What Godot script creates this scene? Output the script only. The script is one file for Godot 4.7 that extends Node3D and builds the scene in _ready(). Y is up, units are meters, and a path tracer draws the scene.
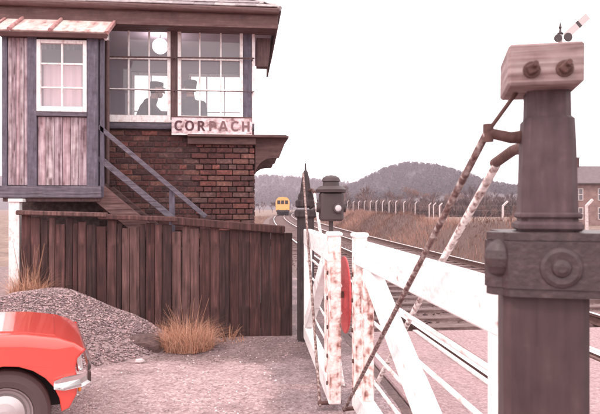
extends Node3D
# A level crossing beside a small signal box. x runs away from the box across the
# tracks, -z runs along the tracks, the road crosses them between the gates.

const WALL_Z := -8.3
var M := {}
var rng := RandomNumberGenerator.new()
var mesh_cache := {}
var taken := {}

# ------------------------------------------------------------------ helpers
func lin(r: float, g: float, b: float) -> Color:
	return Color(r, g, b).linear_to_srgb()

func noise_bytes(sd: int, freq: float, size: int, sx: int, sy: int, oct: int, kind := 0) -> PackedByteArray:
	var n := FastNoiseLite.new()
	n.seed = sd
	n.frequency = freq
	n.noise_type = FastNoiseLite.TYPE_SIMPLEX_SMOOTH if kind == 0 else FastNoiseLite.TYPE_CELLULAR
	if kind == 1:
		n.cellular_return_type = FastNoiseLite.RETURN_CELL_VALUE
	n.fractal_octaves = oct
	if kind == 1:
		n.fractal_type = FastNoiseLite.FRACTAL_NONE
	var img: Image = n.get_seamless_image(size / sx, size / sy)
	img.convert(Image.FORMAT_L8)
	if sx > 1 or sy > 1:
		img.resize(size, size, Image.INTERPOLATE_BILINEAR)
	return img.get_data()

# colour texture out of layered noise; cols are linear colours spread over 0..1
func ramp(layers: Array, size: int, cols: Array, contrast := 1.0) -> ImageTexture:
	var acc := PackedFloat32Array()
	acc.resize(size * size)
	for l in layers:
		var b: PackedByteArray = noise_bytes(l[0], l[1], size, l[3], l[4], l[5], l[6] if l.size() > 6 else 0)
		var w: float = l[2] / 255.0
		for i in acc.size():
			acc[i] += b[i] * w
	var lut := []
	for i in 256:
		var t := clampf((i / 255.0 - 0.5) * contrast + 0.5, 0.0, 1.0) * (cols.size() - 1)
		var k := mini(int(t), cols.size() - 2)
		var c: Color = cols[k].lerp(cols[k + 1], t - k)
		lut.append(c.linear_to_srgb())
	var out := PackedByteArray()
	out.resize(size * size * 3)
	for i in acc.size():
		var c: Color = lut[clampi(int(acc[i] * 255.0), 0, 255)]
		out[i * 3] = int(clampf(c.r, 0, 1) * 255.0)
		out[i * 3 + 1] = int(clampf(c.g, 0, 1) * 255.0)
		out[i * 3 + 2] = int(clampf(c.b, 0, 1) * 255.0)
	var img := Image.create_from_data(size, size, false, Image.FORMAT_RGB8, out)
	return ImageTexture.create_from_image(img)

func bump(sd: int, freq: float, size: int, sx: int, sy: int, oct: int, strength: float, kind := 0) -> ImageTexture:
	var b := noise_bytes(sd, freq, size, sx, sy, oct, kind)
	var img := Image.create_from_data(size, size, false, Image.FORMAT_L8, b)
	img.convert(Image.FORMAT_RGBA8)
	img.bump_map_to_normal_map(strength)
	return ImageTexture.create_from_image(img)

func mat(key: String, tex: Texture2D, tile: float, rough := 0.85, nrm: Texture2D = null, tint := Color.WHITE, metal := 0.0, nscale := 1.0) -> StandardMaterial3D:
	var m := StandardMaterial3D.new()
	m.albedo_color = tint
	if tex:
		m.albedo_texture = tex
	m.roughness = rough
	m.metallic = metal
	if nrm:
		m.normal_enabled = true
		m.normal_texture = nrm
		m.normal_scale = nscale
	m.uv1_triplanar = true
	m.uv1_world_triplanar = true
	m.uv1_scale = Vector3.ONE / tile
	M[key] = m
	return m

func plain(key: String, c: Color, rough := 0.8, metal := 0.0) -> StandardMaterial3D:
	var m := StandardMaterial3D.new()
	m.albedo_color = c
	m.roughness = rough
	m.metallic = metal
	M[key] = m
	return m

func st() -> SurfaceTool:
	var s := SurfaceTool.new()
	s.begin(Mesh.PRIMITIVE_TRIANGLES)
	return s

func tri(s: SurfaceTool, a: Vector3, b: Vector3, c: Vector3, na: Vector3, nb: Vector3, nc: Vector3) -> void:
	if (b - a).cross(c - a).dot(na + nb + nc) > 0.0:
		var t := b; b = c; c = t
		t = nb; nb = nc; nc = t
	s.set_normal(na); s.add_vertex(a)
	s.set_normal(nb); s.add_vertex(b)
	s.set_normal(nc); s.add_vertex(c)

func flat(s: SurfaceTool, a: Vector3, b: Vector3, c: Vector3, away: Vector3) -> void:
	var n := (b - a).cross(c - a)
	if n.length_squared() < 1e-14:
		return
	n = n.normalized()
	if n.dot((a + b + c) / 3.0 - away) < 0.0:
		n = -n
	tri(s, a, b, c, n, n, n)

func quad(s: SurfaceTool, a: Vector3, b: Vector3, c: Vector3, d: Vector3, away: Vector3) -> void:
	flat(s, a, b, c, away)
	flat(s, a, c, d, away)

# box with chamfered edges
func add_box(s: SurfaceTool, xf: Transform3D, size: Vector3, ch := 0.004) -> void:
	var h := size * 0.5
	ch = minf(ch, minf(h.x, minf(h.y, h.z)) * 0.6)
	var v := {}
	for sx in [-1, 1]:
		for sy in [-1, 1]:
			for sz in [-1, 1]:
				var k := Vector3i(sx, sy, sz)
				v[[k, 0]] = xf * Vector3(sx * h.x, sy * (h.y - ch), sz * (h.z - ch))
				v[[k, 1]] = xf * Vector3(sx * (h.x - ch), sy * h.y, sz * (h.z - ch))
				v[[k, 2]] = xf * Vector3(sx * (h.x - ch), sy * (h.y - ch), sz * h.z)
				flat(s, v[[k, 0]], v[[k, 1]], v[[k, 2]], xf.origin)
	for ax in 3:
		var b := (ax + 1) % 3
		var c := (ax + 2) % 3
		for sa in [-1, 1]:
			var ks := []
			for p in [[-1, -1], [1, -1], [1, 1], [-1, 1]]:
				var k := Vector3i.ZERO
				k[ax] = sa; k[b] = p[0]; k[c] = p[1]
				ks.append(k)
			quad(s, v[[ks[0], ax]], v[[ks[1], ax]], v[[ks[2], ax]], v[[ks[3], ax]], xf.origin)
			for sb in [-1, 1]:
				var k1 := Vector3i.ZERO
				k1[ax] = sa; k1[b] = sb; k1[c] = -1
				var k2 := k1
				k2[c] = 1
				quad(s, v[[k1, ax]], v[[k2, ax]], v[[k2, b]], v[[k1, b]], xf.origin)

func box_mesh(size: Vector3, ch := 0.004) -> ArrayMesh:
	var key := "%.4f %.4f %.4f %.4f" % [size.x, size.y, size.z, ch]
	if not mesh_cache.has(key):
		var s := st()
		add_box(s, Transform3D.IDENTITY, size, ch)
		mesh_cache[key] = s.commit()
	return mesh_cache[key]

func add_tube(s: SurfaceTool, pts: Array, radii: Array, sides := 8, caps := true) -> void:
	var rings := []
	var nrms := []
	var up := Vector3.UP
	for i in pts.size():
		var dir: Vector3 = (pts[mini(i + 1, pts.size() - 1)] - pts[maxi(i - 1, 0)]).normalized()
		if absf(dir.dot(up)) > 0.95:
			up = Vector3.RIGHT if absf(dir.x) < 0.9 else Vector3.BACK
		var u := dir.cross(up).normalized()
		var w := u.cross(dir).normalized()
		var ring := []
		var nr := []
		for k in sides:
			var a := TAU * k / sides
			var n := u * cos(a) + w * sin(a)
			ring.append(pts[i] + n * radii[i]); nr.append(n)
		rings.append(ring); nrms.append(nr)
	for i in pts.size() - 1:
		for k in sides:
			var l := (k + 1) % sides
			tri(s, rings[i][k], rings[i][l], rings[i + 1][l], nrms[i][k], nrms[i][l], nrms[i + 1][l])
			tri(s, rings[i][k], rings[i + 1][l], rings[i + 1][k], nrms[i][k], nrms[i + 1][l], nrms[i + 1][k])
	if caps:
		for e in [0, pts.size() - 1]:
			var away: Vector3 = pts[1] if e == 0 else pts[pts.size() - 2]
			for k in sides:
				flat(s, pts[e], rings[e][k], rings[e][(k + 1) % sides], away)

# profile of (radius, height) pairs turned round local y
func add_lathe(s: SurfaceTool, xf: Transform3D, prof: Array, segs := 20, smooth := true) -> void:
	for i in prof.size() - 1:
		var p: Vector2 = prof[i]
		var q: Vector2 = prof[i + 1]
		var t := q - p
		var n2 := Vector2(t.y, -t.x).normalized()
		for k in segs:
			var a := TAU * k / segs
			var b := TAU * (k + 1) / segs
			var ca := Vector3(cos(a), 0, sin(a))
			var cb := Vector3(cos(b), 0, sin(b))
			var na := xf.basis * (ca * n2.x + Vector3.UP * n2.y)
			var nb := xf.basis * (cb * n2.x + Vector3.UP * n2.y)
			if not smooth:
				na = (na + nb).normalized(); nb = na
			var p0 := xf * (ca * p.x + Vector3.UP * p.y)
			var p1 := xf * (cb * p.x + Vector3.UP * p.y)
			var q0 := xf * (ca * q.x + Vector3.UP * q.y)
			var q1 := xf * (cb * q.x + Vector3.UP * q.y)
			if p.x > 1e-6:
				tri(s, p0, p1, q1, na, nb, nb)
			if q.x > 1e-6:
				tri(s, p0, q1, q0, na, nb, na)

# polygon in local xy pushed out along local z by depth, centred
func add_prism(s: SurfaceTool, xf: Transform3D, poly: PackedVector2Array, depth: float) -> void:
	var h := depth * 0.5
	var idx := Geometry2D.triangulate_polygon(poly)
	for i in range(0, idx.size(), 3):
		for z in [-h, h]:
			var a := xf * Vector3(poly[idx[i]].x, poly[idx[i]].y, z)
			var b := xf * Vector3(poly[idx[i + 1]].x, poly[idx[i + 1]].y, z)
			var c := xf * Vector3(poly[idx[i + 2]].x, poly[idx[i + 2]].y, z)
			var n: Vector3 = (xf.basis.z * signf(z)).normalized()
			tri(s, a, b, c, n, n, n)
	var cw := Geometry2D.is_polygon_clockwise(poly)
	for i in poly.size():
		var p := poly[i]
		var q := poly[(i + 1) % poly.size()]
		var t := q - p
		var n2 := (Vector2(-t.y, t.x) if cw else Vector2(t.y, -t.x)).normalized()
		var n := xf.basis * Vector3(n2.x, n2.y, 0)
		var a := xf * Vector3(p.x, p.y, -h)
		var b := xf * Vector3(q.x, q.y, -h)
		var c := xf * Vector3(q.x, q.y, h)
		var d := xf * Vector3(p.x, p.y, h)
		tri(s, a, b, c, n, n, n)
		tri(s, a, c, d, n, n, n)

func bar_xf(a: Vector3, b: Vector3, roll := Vector3.UP) -> Transform3D:
	# local x runs from a to b
	var x := (b - a).normalized()
	var z := x.cross(roll)
	if z.length() < 0.01:
		z = x.cross(Vector3.BACK)
	z = z.normalized()
	var y := z.cross(x).normalized()
	return Transform3D(Basis(x, y, z), (a + b) * 0.5)

func numbered(called: String) -> String:
	var n: int = taken.get(called, 0)
	taken[called] = n + 1
	return called if n == 0 else "%s_%03d" % [called, n]

func obj(called: String, mesh, m: Material, parent: Node, pos := Vector3.ZERO, rot := Vector3.ZERO) -> MeshInstance3D:
	var o := MeshInstance3D.new()
	o.name = called
	o.mesh = mesh.commit() if mesh is SurfaceTool else mesh
	o.material_override = m
	parent.add_child(o, true)
	o.position = pos
	o.rotation = rot
	return o

func bx(called: String, size: Vector3, m: Material, parent: Node, pos: Vector3, rot := Vector3.ZERO, ch := 0.004) -> MeshInstance3D:
	return obj(called, box_mesh(size, ch), m, parent, pos, rot)

func bar(called: String, a: Vector3, b: Vector3, hh: float, ww: float, m: Material, parent: Node, ch := 0.004, roll := Vector3.UP) -> MeshInstance3D:
	var s := st()
	add_box(s, bar_xf(a, b, roll), Vector3((b - a).length(), hh, ww), ch)
	return obj(called, s, m, parent)

func rod(called: String, pts: Array, r: float, m: Material, parent: Node, sides := 8) -> MeshInstance3D:
	var s := st()
	var rr := []
	for p in pts:
		rr.append(r)
	add_tube(s, pts, rr, sides)
	return obj(called, s, m, parent)

func thing(called: String, label: String, category: String, at := Vector3.ZERO, turn := 0.0, group := "") -> Node3D:
	var o := Node3D.new()
	o.name = numbered(called)
	add_child(o)
	o.position = at
	o.rotation.y = turn
	tag(o, label, category, group)
	return o

func tag(o: Node, label: String, category: String, group := "", kind := "") -> void:
	o.set_meta("label", label)
	o.set_meta("category", category)
	if group != "":
		o.set_meta("group", group)
	if kind != "":
		o.set_meta("kind", kind)

func structure(called: String, mesh, m: Material, label: String, category: String) -> MeshInstance3D:
	var o := obj(numbered(called), mesh, m, self)
	tag(o, label, category, "", "structure")
	return o

func col(s: SurfaceTool, c: Color) -> void:
	s.set_color(c)

# ------------------------------------------------------------------ materials
func make_materials() -> void:
	var nw := bump(5, 0.03, 256, 16, 1, 4, 3.0)          # grain along v
	var nh := bump(6, 0.03, 256, 1, 16, 4, 3.0)          # grain along u
	var nf := bump(7, 0.08, 256, 1, 1, 5, 2.0)
	nw = bump(5, 0.05, 256, 1, 16, 4, 3.0)
	nh = bump(6, 0.05, 256, 16, 1, 4, 3.0)
	# texture v runs downwards: stretching in y gives upright grain
	var old := []
	var base := [Color(.0568, .023, .0217), Color(.0798, .0354, .0329), Color(.0378, .0163, .0159), Color(.1115, .0562, .0514)]
	for i in 4:
		var c: Color = base[i]
		var t := ramp([[10 + i, 0.06, 0.7, 1, 16, 4], [30 + i, 0.02, 0.3, 1, 2, 3]], 256, [c * 0.40, c * 0.85, c * 1.15, c * 2.1], 1.45)
		mat("fence%d" % i, t, 0.8, 0.92, nw, Color.WHITE, 0.0, 1.4)
	var tp := ramp([[50, 0.06, 0.65, 1, 16, 4], [51, 0.02, 0.35, 1, 1, 4]], 256, [Color(.1389, .0946, .0989), Color(.2986, .2241, .2436), Color(.3889, .3152, .3354), Color(.5277, .4693, .4873)], 1.9)
	for i in 3:
		mat("plank%d" % i, tp, 0.8 + 0.13 * i, 0.88, nw, Color(1, 1, 1) if i == 0 else (Color(.93, .9, .92) if i == 1 else Color(1, .95, .96)))
	var tb := ramp([[60, 0.06, 0.6, 1, 8, 4], [61, 0.03, 0.4, 1, 1, 5]], 256, [Color(.0432, .0345, .05), Color(.0816, .0667, .0925), Color(.1104, .0943, .13), Color(.1632, .1288, .16)], 1.3)
	mat("blue_grey", tb, 0.7, 0.7, nw)
	var tbh := ramp([[62, 0.06, 0.6, 8, 1, 4], [63, 0.03, 0.4, 1, 1, 5]], 256, [Color(.0432, .0345, .0456), Color(.0768, .0621, .0792), Color(.1056, .0874, .1128), Color(.1584, .1242, .144)], 1.3)
	mat("blue_grey_h", tbh, 0.7, 0.7, nh)
	var tbr := ramp([[64, 0.06, 0.6, 8, 1, 4], [65, 0.03, 0.4, 1, 1, 5]], 256, [Color(.0505, .0236, .0232), Color(.0898, .0422, .0406), Color(.1122, .0558, .0522), Color(.1627, .093, .0841)], 1.2)
	mat("brown_h", tbr, 0.9, 0.75, nh)
	mat("brown", ramp([[66, 0.06, 0.6, 1, 8, 4], [67, 0.03, 0.4, 1, 1, 5]], 256, [Color(.0505, .0252, .0252), Color(.0842, .0432, .0437), Color(.1066, .057, .056), Color(.1515, .09, .084)], 1.2), 0.9, 0.75, nw)
	var tw := ramp([[70, 0.05, 0.5, 1, 6, 5], [71, 0.03, 0.5, 1, 1, 5]], 256, [Color(.52, .36, .34), Color(.76, .69, .68), Color(.83, .79, .79), Color(.85, .82, .82)], 1.3)
	mat("white_wood", tw, 0.6, 0.6, nf, Color.WHITE, 0.0, 0.5)
	var tg := ramp([[72, 0.02, 0.4, 4, 1, 4], [73, 0.025, 0.6, 1, 1, 6]], 512, [Color(.40, .26, .24), Color(.79, .74, .73), Color(.82, .79, .785), Color(.84, .81, .805), Color(.85, .83, .82), Color(.85, .83, .82)], 1.5)
	mat("gate_white", tg, 1.3, 0.55, nf, Color.WHITE, 0.0, 0.6)
	var tpl := ramp([[74, 0.03, 0.45, 1, 5, 5], [75, 0.03, 0.55, 1, 1, 6]], 512, [Color(.20, .08, .07), Color(.48, .28, .25), Color(.74, .60, .57), Color(.80, .72, .70), Color(.83, .79, .78)], 1.9)
	mat("gate_peeled", tpl, 1.3, 0.75, nf)
	mat("rod_paint", ramp([[76, 0.05, 1.0, 1, 1, 4]], 256, [Color(.075, .032, .0304), Color(.1275, .06, .056), Color(.225, .136, .12), Color(.495, .44, .416)], 2.4), 0.45, 0.8, nf)
	mat("rod_white", ramp([[77, 0.05, 1.0, 1, 1, 4]], 256, [Color(.14, .06, .055), Color(.60, .48, .45), Color(.8, .74, .73), Color(.8, .76, .75)], 2.4), 0.5, 0.7, nf)
	mat("bar_white", ramp([[79, 0.02, 1.0, 1, 1, 4]], 256, [Color(.45, .32, .30), Color(.78, .72, .71), Color(.82, .78, .77), Color(.83, .80, .79)], 1.4), 0.9, 0.7)
	mat("red_paint", ramp([[78, 0.05, 1.0, 1, 1, 4]], 256, [Color(.42, .05, .055), Color(.58, .07, .075), Color(.64, .10, .10)], 1.3), 0.5, 0.5, nf, Color.WHITE, 0, 0.4)
	# bricks
	var bcols := [Color(.1, .0356, .0325), Color(.0799, .0294, .0279), Color(.1305, .045, .0377), Color(.0592, .0262, .0264), Color(.1435, .0635, .0528), Color(.0913, .0465, .043)]
	for i in bcols.size():
		var c: Color = bcols[i]
		mat("brick%d" % i, ramp([[80 + i, 0.06, 0.6, 1, 1, 5], [90 + i, 0.015, 0.4, 1, 1, 3]], 128, [c * 0.45, c * 0.9, c * 1.1, c * 1.9], 1.6), 0.45, 0.92, nf)
	mat("mortar", ramp([[99, 0.06, 1.0, 1, 1, 5]], 128, [Color(.0372, .0223, .0223), Color(.0707, .0432, .0416), Color(.1116, .0744, .0721)]), 0.7, 0.95, nf)
	# slates
	for i in 4:
		var c: Color = [Color(.24, .189, .1972), Color(.288, .238, .2448), Color(.204, .161, .17), Color(.33, .28, .2788)][i]
		mat("slate%d" % i, ramp([[110 + i, 0.04, 1.0, 1, 2, 5]], 128, [c * 0.6, c, c * 1.25], 1.2), 0.5, 0.7, nf)
	mat("porch_lead", ramp([[120, 0.03, 0.6, 1, 3, 5], [121, 0.02, 0.4, 1, 1, 4]], 256, [Color(.2808, .1224, .112), Color(.5148, .36, .336), Color(.5928, .5184, .476), Color(.624, .5616, .518)], 1.9), 0.9, 0.6, nf)
	mat("porch_roll", ramp([[122, 0.05, 1.0, 1, 1, 5]], 128, [Color(.255, .096, .096), Color(.375, .176, .168), Color(.465, .288, .272)], 1.4), 0.5, 0.7, nf)
	# ground
	var gr := ramp([[130, 0.20, 0.40, 1, 1, 3], [131, 0.09, 0.35, 1, 1, 2, 1], [132, 0.02, 0.25, 1, 1, 5]], 512, [Color(.1792, .1096, .1137), Color(.3584, .2486, .2525), Color(.448, .3203, .3239), Color(.6451, .5141, .5133)], 1.8)
	var gm := mat("yard", gr, 0.9, 0.95, bump(133, 0.15, 256, 1, 1, 4, 4.0))
	gm.vertex_color_use_as_albedo = true
	mat("road", ramp([[134, 0.22, 0.5, 1, 1, 3], [135, 0.09, 0.3, 1, 1, 2, 1], [136, 0.02, 0.2, 1, 1, 5]], 512, [Color(.1613, .0929, .0982), Color(.2688, .1732, .1793), Color(.3315, .2196, .2262), Color(.4928, .3633, .367)], 1.6), 0.9, 0.9, nf)
	mat("ballast", ramp([[137, 0.15, 0.6, 1, 1, 3], [138, 0.05, 0.4, 1, 1, 2, 1]], 256, [Color(.0499, .028, .028), Color(.0998, .056, .0546), Color(.1426, .0875, .084), Color(.2139, .147, .14)], 1.5), 0.7, 0.95, nf)
	mat("sleeper", ramp([[139, 0.06, 0.7, 8, 1, 4], [140, 0.03, 0.3, 1, 1, 4]], 256, [Color(.0667, .0372, .036), Color(.1467, .093, .09), Color(.2201, .155, .15)], 1.3), 0.8, 0.95, nh)
	var grd := mat("ground", ramp([[141, 0.05, 0.5, 1, 1, 5], [142, 0.012, 0.5, 1, 1, 5]], 256, [Color(.08, .048, .04), Color(.16, .1, .08), Color(.216, .144, .112), Color(.272, .2, .152)], 1.4), 6.0, 0.97, nf)
	grd.vertex_color_use_as_albedo = false
	var hm := mat("hill", ramp([[143, 0.05, 0.6, 1, 1, 5], [144, 0.015, 0.4, 1, 1, 5]], 256, [Color(.0385, .0323, .038), Color(.0665, .0527, .057), Color(.091, .0723, .0741)], 1.4), 60.0, 0.97)
	mat("earth", ramp([[145, 0.06, 1.0, 1, 1, 5]], 256, [Color(.056, .0315, .028), Color(.098, .056, .049), Color(.14, .084, .07)], 1.3), 0.8, 0.97, nf)
	mat("ash", ramp([[146, 0.12, 1.0, 1, 1, 4]], 256, [Color(.167, .1073, .1119), Color(.2818, .1975, .2013), Color(.3966, .3046, .3076)], 1.5), 0.5, 0.97, nf)
	# iron and posts
	mat("iron", ramp([[150, 0.05, 0.6, 1, 1, 5], [151, 0.015, 0.4, 1, 1, 4]], 256, [Color(.0248, .0138, .0147), Color(.0407, .0225, .0241), Color(.0522, .0307, .0326), Color(.0844, .0505, .0519)], 1.5), 0.35, 0.5, nf, Color.WHITE, 0.0, 0.45)
	mat("post_wood", ramp([[152, 0.05, 0.6, 1, 8, 5], [153, 0.02, 0.4, 1, 1, 4]], 256, [Color(.0301, .0144, .0158), Color(.0465, .0229, .0249), Color(.0591, .0309, .0332), Color(.093, .0548, .0571)], 1.1), 0.6, 0.72, nw, Color.WHITE, 0.0, 0.6)
	mat("neck", ramp([[154, 0.05, 0.5, 1, 8, 5], [155, 0.02, 0.5, 1, 1, 4]], 256, [Color(.0414, .0227, .0251), Color(.0635, .0367, .0407), Color(.08, .0484, .0538), Color(.1269, .0798, .0855)], 1.5), 0.5, 0.8, nw)
	mat("block", ramp([[156, 0.05, 0.6, 8, 1, 5], [157, 0.025, 0.4, 1, 1, 4]], 256, [Color(.1597, .0959, .0922), Color(.2395, .1626, .1591), Color(.2851, .2092, .2038), Color(.3535, .2788, .268)], 1.5), 0.4, 0.85, nh)
	mat("far_post", ramp([[158, 0.05, 0.6, 1, 8, 5], [159, 0.02, 0.4, 1, 1, 4]], 256, [Color(.0193, .0132, .015), Color(.033, .0216, .024), Color(.0468, .03, .033), Color(.0715, .048, .051)], 1.5), 0.6, 0.8, nw)
	plain("lamp_black", lin(.050, .031, .032), 0.6)
	plain("lens", lin(.48, .44, .45), 0.15)
	plain("steel", lin(.62, .52, .52), 0.28, 0.9)
	mat("rust", ramp([[160, 0.05, 1.0, 1, 1, 4]], 128, [Color(.052, .0228, .0195), Color(.091, .0423, .0358), Color(.13, .065, .0553)]), 0.6, 0.85, nf)
	mat("concrete", ramp([[161, 0.06, 1.0, 1, 1, 5]], 128, [Color(.42, .34, .34), Color(.58, .48, .48), Color(.68, .6, .59)]), 1.0, 0.9)
	mat("stone", ramp([[162, 0.05, 0.6, 2, 1, 5], [163, 0.02, 0.4, 1, 1, 4]], 256, [Color(.0648, .0374, .037), Color(.108, .068, .066), Color(.1584, .1054, .1023)], 1.4), 0.5, 0.95, nf)
	# the box inside
	plain("inner_wall", lin(.34, .26, .30), 0.9)
	plain("inner_ceiling", lin(.60, .52, .58), 0.9)
	plain("inner_floor", lin(.16, .10, .10), 0.8)
	var g := plain("glass", Color(.93, .93, .97, 0.13), 0.03)
	g.transparency = BaseMaterial3D.TRANSPARENCY_ALPHA
	g.metallic_specular = 0.6
	plain("curtain", lin(.60, .46, .49), 0.95)
	var gl := plain("globe", lin(.8, .78, .8), 0.4)
	gl.emission_enabled = true
	gl.emission = Color(1, .95, .97)
	gl.emission_energy_multiplier = 1.6
	mat("sign_board", ramp([[164, 0.025, 0.6, 2, 1, 5], [165, 0.05, 0.4, 1, 1, 5]], 512, [Color(.22, .12, .12), Color(.50, .37, .38), Color(.68, .56, .58), Color(.76, .66, .68)], 1.9), 1.5, 0.8)
	plain("letter", lin(.09, .035, .045), 0.8)
	plain("letter_faded", lin(.19, .105, .11), 0.85)
	# car
	var cp := plain("car_paint", lin(.62, .052, .036), 0.36)
	cp.clearcoat_enabled = true
	cp.clearcoat = 0.8
	cp.clearcoat_roughness = 0.06
	plain("chrome", lin(.72, .70, .70), 0.15, 1.0)
	plain("tyre", lin(.075, .045, .045), 0.85)
	plain("car_dark", lin(.02, .014, .014), 0.8)
	plain("hub", lin(.30, .25, .25), 0.45, 0.6)
	plain("hubcap", lin(.50, .44, .44), 0.35, 0.8)
	plain("amber", lin(.75, .28, .05), 0.3)
	var cg := plain("car_glass", Color(.25, .24, .26, 0.45), 0.04)
	cg.transparency = BaseMaterial3D.TRANSPARENCY_ALPHA
	# train
	plain("train_yellow", lin(.78, .37, .12), 0.55)
	plain("train_blue", lin(.06, .06, .11), 0.5)
	plain("train_grey", lin(.16, .13, .14), 0.8)
	plain("train_dark", lin(.03, .022, .024), 0.7)
	# houses
	mat("render_wall", ramp([[166, 0.03, 1.0, 1, 1, 5]], 128, [Color(.16, .092, .084), Color(.216, .132, .12), Color(.272, .176, .16)]), 3.0, 0.92)
	mat("house_roof", ramp([[167, 0.05, 1.0, 2, 1, 5]], 128, [Color(.088, .062, .0682), Color(.121, .0899, .0961), Color(.154, .1178, .124)]), 2.0, 0.85)
	plain("house_frame", lin(.75, .68, .68), 0.6)
	plain("sash_frame", lin(.50, .42, .41), 0.7)
	plain("house_glass", lin(.10, .08, .09), 0.08)
	plain("wire", lin(.16, .12, .12), 0.6)
	plain("skin", lin(.45, .26, .21), 0.6)
	plain("cloth_dark", lin(.05, .036, .04), 0.9)
	plain("signal_white", lin(.52, .46, .46), 0.7)
	for k in ["leaf", "bark", "body"]:
		var m := plain(k, Color.WHITE, 0.9)
		m.vertex_color_use_as_albedo = true

# ------------------------------------------------------------------ ground
var wav := FastNoiseLite.new()

func heap_height(x: float, z: float) -> float:
	var dx := (x + 2.15) / (1.36 if x > -2.15 else 1.9)
	var dz := (z + 7.15) / (1.15 if z > -7.15 else 0.9)
	var r2 := dx * dx + dz * dz + 0.10 * wav.get_noise_2d(x * 40.0 + 9.0, z * 40.0)
	var t := clampf(1.0 - r2, 0.0, 1.0)
	return 0.66 * t * (0.75 + 0.25 * t) * (1.0 + 0.25 * wav.get_noise_2d(x * 60.0, z * 60.0)) - 0.02

func yard_height(x: float, z: float) -> float:
	return 0.022 * wav.get_noise_2d(x * 45.0, z * 45.0) + 0.008 * wav.get_noise_2d(x * 260.0 + 90.0, z * 260.0) - 0.012

func grid(x0: float, x1: float, nx: int, z0: float, z1: float, nz: int, hf: Callable, cf: Callable) -> ArrayMesh:
	var s := st()
	for j in nz + 1:
		for i in nx + 1:
			var x := lerpf(x0, x1, float(i) / nx)
			var z := lerpf(z0, z1, float(j) / nz)
			s.set_color(cf.call(x, z))
			s.add_vertex(Vector3(x, hf.call(x, z), z))
	for j in nz:
		for i in nx:
			var a := j * (nx + 1) + i
			# z0 > z1: rows run away from the viewer; clockwise from above
			s.add_index(a); s.add_index(a + nx + 1); s.add_index(a + 1)
			s.add_index(a + 1); s.add_index(a + nx + 1); s.add_index(a + nx + 2)
	s.set_smooth_group(0)
	s.generate_normals()
	return s.commit()

func track_shift(z: float) -> float:
	var t := maxf(0.0, -z - 10.0)
	return t * t / (2.0 * 1295.0)

func yard_colour(x: float, z: float) -> Color:
	# pale chippings left of a ragged edge, bare tarmac beyond it, damp dirt along the fence
	var e := x - 0.27 + 0.10 * wav.get_noise_2d(z * 90.0, 7.0)
	var pale := Color(1.14, 1.12, 1.12)
	var dark := Color(.62, .64, .66)
	var c := pale.lerp(dark, smoothstep(-0.05, 0.06, e))
	c = c.lerp(Color(.42, .41, .42), 0.8 * smoothstep(0.07, 0.02, absf(e + 0.03)) * smoothstep(-0.3, 0.2, wav.get_noise_2d(x * 200.0, z * 120.0)))
	var dirt := smoothstep(-6.15, -6.5, z + 0.35 * wav.get_noise_2d(x * 70.0, 30.0) + 0.25 * wav.get_noise_2d(x * 300.0, z * 300.0))
	c = c.lerp(Color(.40, .38, .38), dirt * 0.9)
	c = c.lerp(Color(.70, .68, .68), 0.8 * smoothstep(0.12, 0.45, wav.get_noise_2d(x * 55.0 + 900.0, z * 140.0)))
	return c * (1.0 + 0.30 * wav.get_noise_2d(x * 110.0 + 500.0, z * 110.0) + 0.22 * wav.get_noise_2d(x * 420.0, z * 420.0 + 70.0))

func hill_height(x: float, z: float) -> float:
	# the wooded ridge on the left, the round hill on the right, low land in front of them
	var d := -z
	var h := -3.0
	var ridge := exp(-pow((d - 980.0) / 230.0, 2.0))
	h += 46.0 * ridge * (1.0 + 0.10 * sin(x * 0.011) + 0.06 * sin(x * 0.031 + 1.0)) * smoothstep(420.0, 60.0, x)
	h += 52.0 * ridge * smoothstep(200.0, 520.0, x) * 0.8
	var q := Vector2((x - 178.0) / (66.0 if x < 178.0 else 95.0), (d - 610.0) / 120.0)
	h += 43.5 * exp(-q.length_squared())
	h += 9.0 * exp(-pow((d - 420.0) / 90.0, 2.0)) * smoothstep(-10.0, 110.0, x)
	h += 2.2 * wav.get_noise_2d(x * 0.6, z * 0.6)
	return h

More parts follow.
